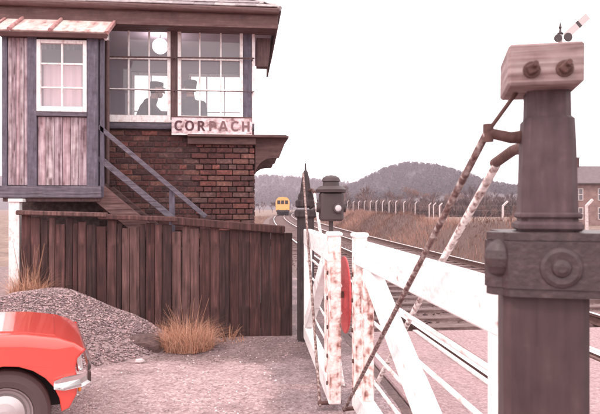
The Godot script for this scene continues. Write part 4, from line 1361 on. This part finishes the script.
func build_signal() -> void:
	var s := thing("semaphore_signal", "tall semaphore signal with raised white arm behind the near post", "signal", Vector3(11.62, -0.42, -21.0))
	var p := st()
	add_tube(p, [Vector3(0, 0, 0), Vector3(0, 8.35, 0)], [0.10, 0.075], 10)
	obj("mast", p, M.signal_white, s)
	var f := st()
	add_lathe(f, Transform3D(Basis.IDENTITY, Vector3(0, 8.35, 0)), [Vector2(0.10, 0), Vector2(0.11, 0.05), Vector2(0.05, 0.09), Vector2(0.035, 0.20), Vector2(0.06, 0.26), Vector2(0.03, 0.34), Vector2(0.0, 0.5)], 12)
	obj("finial", f, M.lamp_black, s)
	var a := Node3D.new()
	a.name = "arm"
	s.add_child(a)
	a.position = Vector3(0.10, 8.22, 0.13)
	a.rotation.z = deg_to_rad(42)
	bx("blade", Vector3(1.15, 0.26, 0.03), M.signal_white, a, Vector3(0.62, 0, 0))
	bx("stripe", Vector3(0.13, 0.262, 0.036), M.lamp_black, a, Vector3(0.72, 0, 0))
	var sp := st()
	add_lathe(sp, Transform3D(Basis(Vector3.RIGHT, PI / 2), Vector3(0.10, -0.08, 0)), [Vector2(0.0, -0.03), Vector2(0.15, -0.03), Vector2(0.17, 0.0), Vector2(0.15, 0.03), Vector2(0, 0.03)], 16, false)
	add_lathe(sp, Transform3D(Basis(Vector3.RIGHT, PI / 2), Vector3(-0.22, 0.14, 0)), [Vector2(0.0, -0.03), Vector2(0.14, -0.03), Vector2(0.15, 0.0), Vector2(0.14, 0.03), Vector2(0, 0.03)], 16, false)
	obj("spectacle", sp, M.lamp_black, a)
	for y in [1.0, 2.0, 3.0, 4.0, 5.0, 6.0, 7.0]:
		rod("rung", [Vector3(-0.16, y, 0.14), Vector3(0.16, y, 0.14)], 0.012, M.lamp_black, s, 5)

func build_train() -> void:
	var z := -120.0
	var x := 3.09 + track_shift(z) + 0.35
	var turn := -atan(110.0 / 1295.0)
	var t := thing("train", "distant train with a yellow front coming along the near track", "train", Vector3(x, 0, z), turn)
	var prof := PackedVector2Array([Vector2(-1.38, 0.95), Vector2(1.38, 0.95), Vector2(1.40, 2.6), Vector2(1.22, 3.2), Vector2(0.8, 3.55), Vector2(0, 3.68), Vector2(-0.8, 3.55), Vector2(-1.22, 3.2), Vector2(-1.40, 2.6)])
	for k in 2:
		var s := st()
		add_prism(s, Transform3D(Basis.IDENTITY, Vector3(0, 0, -10.0 - k * 20.6)), prof, 19.8)
		obj("coach", s, M.train_blue, t)
		bx("underframe", Vector3(2.3, 0.75, 18.5), M.train_dark, t, Vector3(0, 0.5, -10.0 - k * 20.6))
	var fr := st()
	var fp := PackedVector2Array()
	for p in prof:
		fp.append(p * 0.995)
	add_prism(fr, Transform3D(Basis.IDENTITY, Vector3(0, 0, -0.02)), fp, 0.14)
	var f := obj("cab_front", fr, M.train_yellow, t)
	for sx in [-0.78, 0.0, 0.78]:
		bx("cab_window", Vector3(0.62, 0.75, 0.04), M.train_dark, f, Vector3(sx, 2.55, 0.06))
	bx("buffer_beam", Vector3(2.6, 0.4, 0.2), M.train_dark, t, Vector3(0, 0.8, 0.02))
	for sx in [-0.85, 0.85]:
		var b := st()
		add_lathe(b, Transform3D(Basis(Vector3.RIGHT, PI / 2), Vector3(sx, 0.85, 0.1)), [Vector2(0.12, 0), Vector2(0.12, 0.35), Vector2(0.24, 0.36), Vector2(0.22, 0.4), Vector2(0, 0.41)], 12)
		obj("buffer", b, M.train_dark, t)

# ------------------------------------------------------------------ car
func build_car() -> void:
	var c := thing("parked_car", "red saloon car with chrome bumper parked at the left edge", "car", Vector3(-1.03, 0.0, -4.80))
	c.rotation = Vector3(deg_to_rad(-3.4), deg_to_rad(17.0), 0.0)
	c.position = Vector3(-1.265, -0.065, -4.88)
	# local x forward (nose at 0), z towards the viewer
	var W := 0.80
	var lower := []      # side outline, clockwise from the nose
	var wheel_x := [-0.50, -2.95]
	var pts := [Vector2(-0.015, 0.660), Vector2(-0.07, 0.702), Vector2(-0.18, 0.748), Vector2(-0.38, 0.784), Vector2(-0.70, 0.806), Vector2(-1.15, 0.825), Vector2(-1.60, 0.835), Vector2(-3.3, 0.85), Vector2(-3.75, 0.83), Vector2(-4.02, 0.80), Vector2(-4.08, 0.70), Vector2(-4.04, 0.45), Vector2(-3.92, 0.27), Vector2(-3.40, 0.235)]
	lower.append_array(pts)
	for k in [1, 0]:
		for i in 13:
			var a := PI - PI * i / 12.0
			lower.append(Vector2(wheel_x[k] + cos(a) * 0.345, 0.255 + sin(a) * 0.335))
		if k == 1:
			lower.append(Vector2(-2.55, 0.22))
			lower.append(Vector2(-0.90, 0.22))
	lower.append_array([Vector2(-0.10, 0.27), Vector2(-0.055, 0.36), Vector2(-0.05, 0.45), Vector2(-0.065, 0.54), Vector2(-0.050, 0.60), Vector2(0.005, 0.655)])
	var n := lower.size()
	var inw := []
	for i in n:
		var p: Vector2 = lower[(i + n - 1) % n]
		var q: Vector2 = lower[(i + 1) % n]
		var t := (q - p).normalized()
		inw.append(Vector2(-t.y, t.x))       # outline runs anticlockwise seen from +z: inward is to the left
	# check the sense once
	var area := 0.0
	for i in n:
		var p: Vector2 = lower[i]
		var q: Vector2 = lower[(i + 1) % n]
		area += p.x * q.y - q.x * p.y
	var sense := 1.0 if area > 0.0 else -1.0
	var layers := []
	for k in 7:
		var a := PI * 0.5 * k / 6.0
		layers.append([W - 0.075 + 0.075 * sin(a), 1.0 - cos(a)])
	var body := st()
	var rings := []
	for s in [-1, 1]:
		for e in layers:
			var ring := []
			for i in n:
				var p: Vector2 = lower[i]
				var r := 0.075 if p.y > 0.60 else 0.012
				if p.x > -0.15:
					r = 0.02
				var q: Vector2 = p + inw[i] * sense * r * e[1]
				var tum := 0.0
				if p.y < 0.5:
					tum = 0.05 * (0.5 - p.y) / 0.3
				ring.append(Vector3(q.x, q.y, s * (e[0] - tum)))
			rings.append([s, ring])
	var half := layers.size()
	for s in 2:
		for k in half - 1:
			var ra: Array = rings[s * half + k][1]
			var rb: Array = rings[s * half + k + 1][1]
			for i in n:
				var j := (i + 1) % n
				var ma: Vector2 = -(inw[i] as Vector2) * sense
				var mb: Vector2 = -(inw[j] as Vector2) * sense
				var a0 := PI * 0.5 * k / 6.0
				var a1 := PI * 0.5 * (k + 1) / 6.0
				var zs := -1.0 if s == 0 else 1.0
				var n00 := Vector3(ma.x * cos(a0), ma.y * cos(a0), zs * sin(a0))
				var n01 := Vector3(mb.x * cos(a0), mb.y * cos(a0), zs * sin(a0))
				var n10 := Vector3(ma.x * cos(a1), ma.y * cos(a1), zs * sin(a1))
				var n11 := Vector3(mb.x * cos(a1), mb.y * cos(a1), zs * sin(a1))
				tri(body, ra[i], ra[j], rb[j], n00, n01, n11)
				tri(body, ra[i], rb[j], rb[i], n00, n11, n10)
		# flat side
		var last: Array = rings[s * half + half - 1][1]
		var poly := PackedVector2Array(lower)
		var idx := Geometry2D.triangulate_polygon(poly)
		if idx.is_empty():
			print("car side not closed")
		var zn := Vector3(0, 0, -1.0 if s == 0 else 1.0)
		for i in range(0, idx.size(), 3):
			tri(body, last[idx[i]], last[idx[i + 1]], last[idx[i + 2]], zn, zn, zn)
	var l0: Array = rings[0][1]
	var r0: Array = rings[half][1]
	for i in n:
		var j := (i + 1) % n
		var ma: Vector2 = -(inw[i] as Vector2) * sense
		var mb: Vector2 = -(inw[j] as Vector2) * sense
		tri(body, l0[i], l0[j], r0[j], Vector3(ma.x, ma.y, 0), Vector3(mb.x, mb.y, 0), Vector3(mb.x, mb.y, 0))
		tri(body, l0[i], r0[j], r0[i], Vector3(ma.x, ma.y, 0), Vector3(mb.x, mb.y, 0), Vector3(ma.x, ma.y, 0))
	obj("body", body, M.car_paint, c)
	# bonnet: raised centre panel with its own edge
	var bn := st()
	var bp := PackedVector2Array([Vector2(-0.10, 0.705), Vector2(-0.20, 0.756), Vector2(-0.42, 0.794), Vector2(-0.72, 0.816), Vector2(-1.16, 0.838), Vector2(-1.18, 0.80), Vector2(-0.5, 0.76), Vector2(-0.15, 0.70)])
	add_prism(bn, Transform3D.IDENTITY, bp, 1.28)
	obj("bonnet", bn, M.car_paint, c)
	# cabin
	var cab := PackedVector2Array([Vector2(-1.28, 0.81), Vector2(-1.80, 1.29), Vector2(-2.95, 1.30), Vector2(-3.42, 0.81)])
	var cs := st()
	add_prism(cs, Transform3D.IDENTITY, cab, 1.34)
	obj("window_glass", cs, M.car_glass, c)
	bx("roof", Vector3(1.22, 0.05, 1.36), M.car_paint, c, Vector3(-2.37, 1.315, 0), Vector3.ZERO, 0.02)
	for s in [-1, 1]:
		for e in [[Vector3(-1.27, 0.82, s * 0.67), Vector3(-1.80, 1.30, s * 0.665)], [Vector3(-2.35, 0.82, s * 0.675), Vector3(-2.35, 1.30, s * 0.672)], [Vector3(-3.42, 0.82, s * 0.67), Vector3(-2.95, 1.30, s * 0.665)]]:
			bar("pillar", e[0], e[1], 0.07, 0.04, M.car_paint, c, 0.01)
		bx("door_gap", Vector3(0.008, 0.6, 0.006), M.car_dark, c, Vector3(-1.33, 0.58, s * (W + 0.0005)), Vector3.ZERO, 0.001)
		bx("door_handle", Vector3(0.14, 0.025, 0.03), M.chrome, c, Vector3(-2.2, 0.78, s * (W + 0.012)), Vector3.ZERO, 0.008)
	# front: headlights, grille, bumper
	for s in [-1, 1]:
		var hl := st()
		add_box(hl, Transform3D(Basis(Vector3.BACK, 0.12), Vector3(-0.045, 0.565, s * 0.56)), Vector3(0.03, 0.14, 0.26), 0.01)
		var h := obj("headlight", hl, M.chrome, c)
		bx("lens", Vector3(0.02, 0.13, 0.22), M.lens, h, Vector3(-0.03, 0.565, s * 0.56), Vector3(0, 0, 0.12), 0.009)
		bx("indicator", Vector3(0.02, 0.05, 0.16), M.amber, c, Vector3(-0.035, 0.38, s * 0.58), Vector3.ZERO, 0.008)
	bx("grille", Vector3(0.02, 0.13, 0.84), M.car_dark, c, Vector3(-0.045, 0.565, 0), Vector3(0, 0, 0.12))
	for i in 5:
		bx("grille_bar", Vector3(0.012, 0.008, 0.84), M.chrome, c, Vector3(-0.033, 0.51 + i * 0.028, 0), Vector3(0, 0, 0.12), 0.003)
	var bsn := st()
	var path := [Vector3(-0.20, 0.454, 0.845), Vector3(-0.14, 0.458, 0.845), Vector3(-0.02, 0.468, 0.82), Vector3(0.035, 0.472, 0.72), Vector3(0.055, 0.472, 0.4), Vector3(0.06, 0.472, 0), Vector3(0.055, 0.472, -0.4), Vector3(0.035, 0.472, -0.72), Vector3(-0.02, 0.468, -0.82), Vector3(-0.14, 0.458, -0.845), Vector3(-0.20, 0.454, -0.845)]
	var sec := [Vector2(0.0, -0.045), Vector2(0.022, -0.03), Vector2(0.03, 0.0), Vector2(0.022, 0.03), Vector2(0.0, 0.042)]
	for i in path.size() - 1:
		for k in sec.size() - 1:
			var o := []
			for e in [[i, k], [i, k + 1], [i + 1, k + 1], [i + 1, k]]:
				var a: Vector3 = path[e[0]]
				var tt: Vector3 = (path[mini(e[0] + 1, path.size() - 1)] - path[maxi(e[0] - 1, 0)]).normalized()
				var out := tt.cross(Vector3.UP).normalized() * -1.0
				var taper := 0.6 if (e[0] == 0 or e[0] == path.size() - 1) else 1.0
				o.append(a + out * sec[e[1]].x + Vector3.UP * sec[e[1]].y * taper)
			var ctr: Vector3 = (path[i] + path[i + 1]) * 0.5 - (path[i] + path[i + 1]).normalized() * 0.0
			quad(bsn, o[0], o[1], o[2], o[3], Vector3(-1.0, 0.47, 0))
	obj("bumper", bsn, M.chrome, c)
	# wheels in dark wells
	for k in 2:
		for s in [-1, 1]:
			var w := Node3D.new()
			w.name = "wheel"
			c.add_child(w, true)
			w.position = Vector3(wheel_x[k], 0.275, s * 0.685)
			var ts := st()
			var xf := Transform3D(Basis(Vector3.RIGHT, PI / 2 * s), Vector3.ZERO)
			add_lathe(ts, xf, [Vector2(0.17, -0.08), Vector2(0.255, -0.08), Vector2(0.282, -0.05), Vector2(0.285, 0.0), Vector2(0.282, 0.05), Vector2(0.262, 0.078), Vector2(0.22, 0.088), Vector2(0.185, 0.082), Vector2(0.175, 0.07)], 36)
			obj("tyre", ts, M.tyre, w)
			var rs := st()
			add_lathe(rs, xf, [Vector2(0.177, 0.078), Vector2(0.168, 0.074), Vector2(0.155, 0.05), Vector2(0.12, 0.045)], 32)
			obj("rim", rs, M.hub, w)
			var hs := st()
			add_lathe(hs, xf, [Vector2(0.135, 0.05), Vector2(0.125, 0.066), Vector2(0.08, 0.078), Vector2(0.03, 0.083), Vector2(0.0, 0.084)], 28)
			obj("hubcap", hs, M.hubcap, w)
	for k in 2:
		var ws := st()
		var wp := PackedVector2Array()
		for i in 13:
			var a := PI * i / 12.0
			wp.append(Vector2(wheel_x[k] + cos(a) * 0.344, 0.256 + sin(a) * 0.334))
		add_prism(ws, Transform3D.IDENTITY, wp, 1.08)
		obj("wheel_well", ws, M.car_dark, c)

# ------------------------------------------------------------------ people
func nets(s: SurfaceTool, bones: Array, cell: float, k: float, colour: Callable) -> void:
	var lo := Vector3(1e9, 1e9, 1e9)
	var hi := -lo
	for b in bones:
		var r: float = maxf(b[2], b[3]) + cell * 3.0
		lo = lo.min((b[0] as Vector3).min(b[1]) - Vector3.ONE * r)
		hi = hi.max((b[0] as Vector3).max(b[1]) + Vector3.ONE * r)
	var nx := int((hi.x - lo.x) / cell) + 2
	var ny := int((hi.y - lo.y) / cell) + 2
	var nz := int((hi.z - lo.z) / cell) + 2
	var f := PackedFloat32Array()
	f.resize(nx * ny * nz)
	f.fill(1.0)
	for b in bones:
		var a: Vector3 = b[0]
		var e: Vector3 = b[1]
		var ra: float = b[2]
		var rb: float = b[3]
		var m := maxf(ra, rb) + cell * 2.5 + k
		var l := (a.min(e) - Vector3.ONE * m - lo) / cell
		var h := (a.max(e) + Vector3.ONE * m - lo) / cell
		var ab := e - a
		var inv := 1.0 / maxf(ab.length_squared(), 1e-9)
		for iz in range(maxi(0, int(l.z)), mini(nz, int(h.z) + 1)):
			for iy in range(maxi(0, int(l.y)), mini(ny, int(h.y) + 1)):
				for ix in range(maxi(0, int(l.x)), mini(nx, int(h.x) + 1)):
					var p := lo + Vector3(ix, iy, iz) * cell
					var t := clampf((p - a).dot(ab) * inv, 0.0, 1.0)
					var d := p.distance_to(a + ab * t) - lerpf(ra, rb, t)
					var id := (iz * ny + iy) * nx + ix
					var o := f[id]
					var hh := clampf(0.5 + 0.5 * (o - d) / k, 0.0, 1.0)
					f[id] = lerpf(o, d, hh) - k * hh * (1.0 - hh)
	var vid := {}
	var vs := []
	var step := [1, nx, nx * ny]
	for iz in nz - 1:
		for iy in ny - 1:
			for ix in nx - 1:
				var id := (iz * ny + iy) * nx + ix
				var neg := 0
				for c in 8:
					if f[id + (c & 1) + ((c >> 1) & 1) * nx + (c >> 2) * nx * ny] < 0.0:
						neg += 1
				if neg == 0 or neg == 8:
					continue
				var sum := Vector3.ZERO
				var cnt := 0
				for ax in 3:
					for u in 2:
						for v in 2:
							var o := [0, 0, 0]
							o[(ax + 1) % 3] = u
							o[(ax + 2) % 3] = v
							var i0: int = id + o[0] + o[1] * nx + o[2] * nx * ny
							var i1: int = i0 + step[ax]
							if (f[i0] < 0.0) != (f[i1] < 0.0):
								var q := Vector3(o[0], o[1], o[2])
								q[ax] += f[i0] / (f[i0] - f[i1])
								sum += q
								cnt += 1
				var p := lo + (Vector3(ix, iy, iz) + sum / cnt) * cell
				var g := Vector3(f[id + 1] - f[id], f[id + nx] - f[id], f[id + nx * ny] - f[id])
				vid[id] = vs.size()
				vs.append([p, g.normalized()])
	for id in vid:
		for ax in 3:
			var i1: int = id + step[ax]
			if (f[id] < 0.0) == (f[i1] < 0.0):
				continue
			var sb: int = step[(ax + 1) % 3]
			var sc: int = step[(ax + 2) % 3]
			if not (vid.has(id - sb) and vid.has(id - sc) and vid.has(id - sb - sc)):
				continue
			var q := [vs[vid[id]], vs[vid[id - sb]], vs[vid[id - sb - sc]], vs[vid[id - sc]]]
			for t in [[0, 1, 2], [0, 2, 3]]:
				var A = q[t[0]]
				var B = q[t[1]]
				var C = q[t[2]]
				s.set_color(colour.call((A[0] + B[0] + C[0]) / 3.0))
				tri(s, A[0], B[0], C[0], A[1], B[1], C[1])

func hand(s: SurfaceTool, wrist: Vector3, dir: Vector3, palm_n: Vector3, colour: Callable) -> void:
	var x := dir.normalized()
	var z := x.cross(palm_n).normalized()
	var y := z.cross(x)
	var b := []
	b.append([wrist, wrist + x * 0.05, 0.024, 0.026])
	for i in 4:
		var w := (i - 1.5) * 0.019
		var root := wrist + x * 0.085 + z * w
		b.append([wrist + x * 0.03 + z * w * 0.7, root, 0.016, 0.012])
		var l: float = [0.062, 0.075, 0.070, 0.055][i]
		var m1 := root + (x * 0.85 - y * 0.5).normalized() * l * 0.55
		var m2 := m1 + (x * 0.35 - y * 0.9).normalized() * l * 0.5
		b.append([root, m1, 0.010, 0.009])
		b.append([m1, m2, 0.009, 0.008])
	var tr := wrist + x * 0.03 + z * -0.026
	var t1 := tr + (x * 0.7 - z * 0.7 - y * 0.3).normalized() * 0.035
	b.append([tr, t1, 0.013, 0.011])
	b.append([t1, t1 + (x * 0.9 - y * 0.5).normalized() * 0.03, 0.011, 0.009])
	nets(s, b, 0.006, 0.004, colour)

func person(label: String, at: Vector3, turn: float, lean: float, arms: Array) -> void:
	# faces local +x; feet at the origin
	var p := thing("person", label, "person", at, turn)
	var skin := Color(.40, .23, .19)
	var coat := Color(.055, .040, .046)
	var trousers := Color(.04, .032, .038)
	var s := st()
	var pel := Vector3(-0.02 - lean * 0.15, 0.93, 0)
	var chest := pel + Vector3(sin(lean) * 0.36, cos(lean) * 0.36, 0)
	var neck := pel + Vector3(sin(lean) * 0.55, cos(lean) * 0.55, 0)
	var head := neck + Vector3(sin(lean * 0.6) * 0.15 + 0.015, 0.14, 0)
	var b := [[pel + Vector3(0, 0, -0.07), pel + Vector3(0, 0, 0.07), 0.125, 0.125], [pel, chest, 0.13, 0.145], [chest + Vector3(0, 0.02, -0.09), chest + Vector3(0, 0.02, 0.09), 0.115, 0.115], [chest + Vector3(0, 0.10, -0.14), chest + Vector3(0, 0.10, 0.14), 0.065, 0.065], [chest, neck, 0.10, 0.06], [neck, head, 0.056, 0.06]]
	for i in 2:
		var sg := -1.0 if i == 0 else 1.0
		var hip := pel + Vector3(0, -0.05, sg * 0.09)
		var knee := Vector3(0.02, 0.49, sg * 0.11)
		var ank := Vector3(-0.03, 0.09, sg * 0.12)
		b.append([hip, knee, 0.092, 0.062])
		b.append([knee, ank, 0.062, 0.05])
		b.append([ank + Vector3(0, -0.045, 0), Vector3(0.14, 0.038, sg * 0.13), 0.045, 0.036])
		var sh := chest + Vector3(0, 0.10, sg * 0.185)
		b.append([sh, arms[i][0] + chest, 0.064, 0.05])
		b.append([arms[i][0] + chest, arms[i][1] + chest, 0.05, 0.034])
	var ny := neck.y
	nets(s, b, 0.018, 0.035, func(q: Vector3) -> Color:
		if q.y > ny + 0.015 and q.x < neck.x + 0.2 and absf(q.z) < 0.1:
			return skin
		return coat if q.y > 0.84 else (trousers if q.y > 0.1 else Color(.02, .015, .015)))
	# head with jaw, nose, brow, ears
	var hb := [[head + Vector3(-0.02, 0.03, 0), head + Vector3(0.02, 0.035, 0), 0.088, 0.085], [head + Vector3(0.02, -0.02, 0), head + Vector3(0.045, -0.065, 0), 0.066, 0.045], [head + Vector3(0.09, 0.015, 0), head + Vector3(0.112, -0.022, 0), 0.012, 0.017], [head + Vector3(0.085, 0.03, -0.04), head + Vector3(0.085, 0.03, 0.04), 0.016, 0.016], [head + Vector3(0.075, -0.058, -0.02), head + Vector3(0.075, -0.058, 0.02), 0.015, 0.015], [head + Vector3(-0.01, 0.015, 0.082), head + Vector3(-0.005, -0.025, 0.08), 0.018, 0.012], [head + Vector3(-0.01, 0.015, -0.082), head + Vector3(-0.005, -0.025, -0.08), 0.018, 0.012], [neck + Vector3(0, 0.03, 0), head, 0.05, 0.055]]
	nets(s, hb, 0.009, 0.016, func(q: Vector3) -> Color:
		var r := q - head
		if r.x > 0.075 and r.y > 0.0 and r.y < 0.022 and absf(absf(r.z) - 0.033) < 0.014:
			return Color(.03, .02, .02)
		return Color(.05, .03, .025) if (r.x < -0.03 and r.y > -0.045) else skin)
	for i in 2:
		var el: Vector3 = arms[i][0] + chest
		var wr: Vector3 = arms[i][1] + chest
		hand(s, wr, wr - el, arms[i][2], func(_q): return skin)
	obj("body", s, M.body, p)
	var cs := st()
	add_lathe(cs, Transform3D(Basis(Vector3.BACK, -0.06), head + Vector3(-0.005, 0.06, 0)), [Vector2(0.098, -0.01), Vector2(0.1, 0.02), Vector2(0.108, 0.055), Vector2(0.10, 0.072), Vector2(0.05, 0.08), Vector2(0.0, 0.08)], 20)
	var cap := obj("cap", cs, M.cloth_dark, p)
	var ps := st()
	add_lathe(ps, Transform3D(Basis(Vector3.BACK, -0.22).scaled(Vector3(1.0, 1.0, 0.85)), head + Vector3(0.07, 0.045, 0)), [Vector2(0.0, 0.006), Vector2(0.085, 0.004), Vector2(0.086, -0.003), Vector2(0.0, -0.003)], 18)
	obj("peak", ps, M.cloth_dark, cap)

func build_people() -> void:
	person("man in dark jacket and peaked cap leaning forward behind the left window", Vector3(-1.50, 1.82, -9.42), 0.12, 0.42, [[Vector3(0.22, -0.06, -0.20), Vector3(0.42, -0.02, -0.12), Vector3(0, 1, 0)], [Vector3(0.20, -0.10, 0.20), Vector3(0.40, -0.05, 0.14), Vector3(0, 1, 0)]])
	person("man in dark coat and cap standing behind the right window", Vector3(-0.80, 1.82, -9.5), 1.9, 0.04, [[Vector3(0.02, -0.20, -0.26), Vector3(0.10, -0.44, -0.31), Vector3(0, 0, -1)], [Vector3(0.04, -0.20, 0.25), Vector3(0.16, -0.40, 0.28), Vector3(0, 0, 1)]])

# ------------------------------------------------------------------ everything
func _ready() -> void:
	rng.seed = 4711
	wav.seed = 3
	wav.frequency = 0.01
	wav.fractal_octaves = 3
	var cam := Camera3D.new()
	cam.name = "camera"
	cam.position = Vector3(0, 1.6, 0)
	cam.rotation.y = -atan(58.0 / 600.0)
	cam.fov = rad_to_deg(2.0 * atan(207.0 / 600.0))
	cam.far = 4000.0
	cam.near = 0.05
	var lens := CameraAttributesPhysical.new()
	lens.frustum_focal_length = 12.0 / (207.0 / 600.0)
	lens.frustum_focus_distance = 8.5
	lens.exposure_aperture = 5.6
	lens.frustum_far = 4000.0
	lens.frustum_near = 0.05
	cam.attributes = lens
	add_child(cam)
	cam.current = true
	var env := Environment.new()
	var sm := ProceduralSkyMaterial.new()
	sm.sky_top_color = Color(1.0, .968, .972)
	sm.sky_horizon_color = Color(1.0, .975, .98)
	sm.ground_horizon_color = Color(.50, .42, .41)
	sm.ground_bottom_color = Color(.45, .34, .33)
	sm.sky_energy_multiplier = 1.45
	sm.sun_angle_max = 1.0
	var sky := Sky.new()
	sky.sky_material = sm
	env.background_mode = Environment.BG_SKY
	env.sky = sky
	env.tonemap_mode = Environment.TONE_MAPPER_LINEAR
	env.tonemap_exposure = 1.15
	env.sdfgi_enabled = true
	env.ssao_enabled = true
	env.ssil_enabled = true
	env.fog_enabled = true
	env.fog_density = 0.00045
	env.fog_light_color = Color(.95, .88, .93)
	var we := WorldEnvironment.new()
	we.name = "world_environment"
	we.environment = env
	add_child(we)
	var sun := DirectionalLight3D.new()
	sun.name = "sun"
	sun.light_energy = 0.5
	sun.light_color = Color(1.0, .90, .87)
	sun.light_angular_distance = 10.0
	sun.shadow_enabled = true
	add_child(sun)
	sun.look_at_from_position(Vector3.ZERO, Vector3(0.62, -0.85, -0.42))
	make_materials()
	build_ground()
	build_track(3.09, "near railway track just behind the white gates", true)
	build_track(6.0, "far railway track at the foot of the bramble bank", true)
	build_box()
	build_porch()
	build_fence()
	build_gate("near white gate with long brown rod, hung on the close dark post", Vector3(0.90, 0, -1.93), PI / 2, 2.68, -1.0, false)
	build_gate("far white gate with red target disc, hung beside the board fence", Vector3(0.775, 0, -7.08), -PI / 2 - 0.02, 2.42, 1.0, true)
	build_near_post()
	build_far_post()
	build_heap()
	tuft("tall dry orange grass tuft by the white post on the heap", Vector3(-2.50, 0.50, -7.36), 1500, 0.62, 0.20)
	tuft("bushy dry orange grass tuft before the middle of the fence", Vector3(-0.62, -0.01, -6.95), 3400, 0.52, 0.30)
	tuft("thin dry grass tuft at the foot of the fence right of the bush", Vector3(-0.15, -0.01, -7.30), 90, 0.16, 0.20)
	build_bank()
	build_concrete_fence()
	build_houses()
	build_signal()
	build_train()
	build_trees()
	build_car()
	build_people()
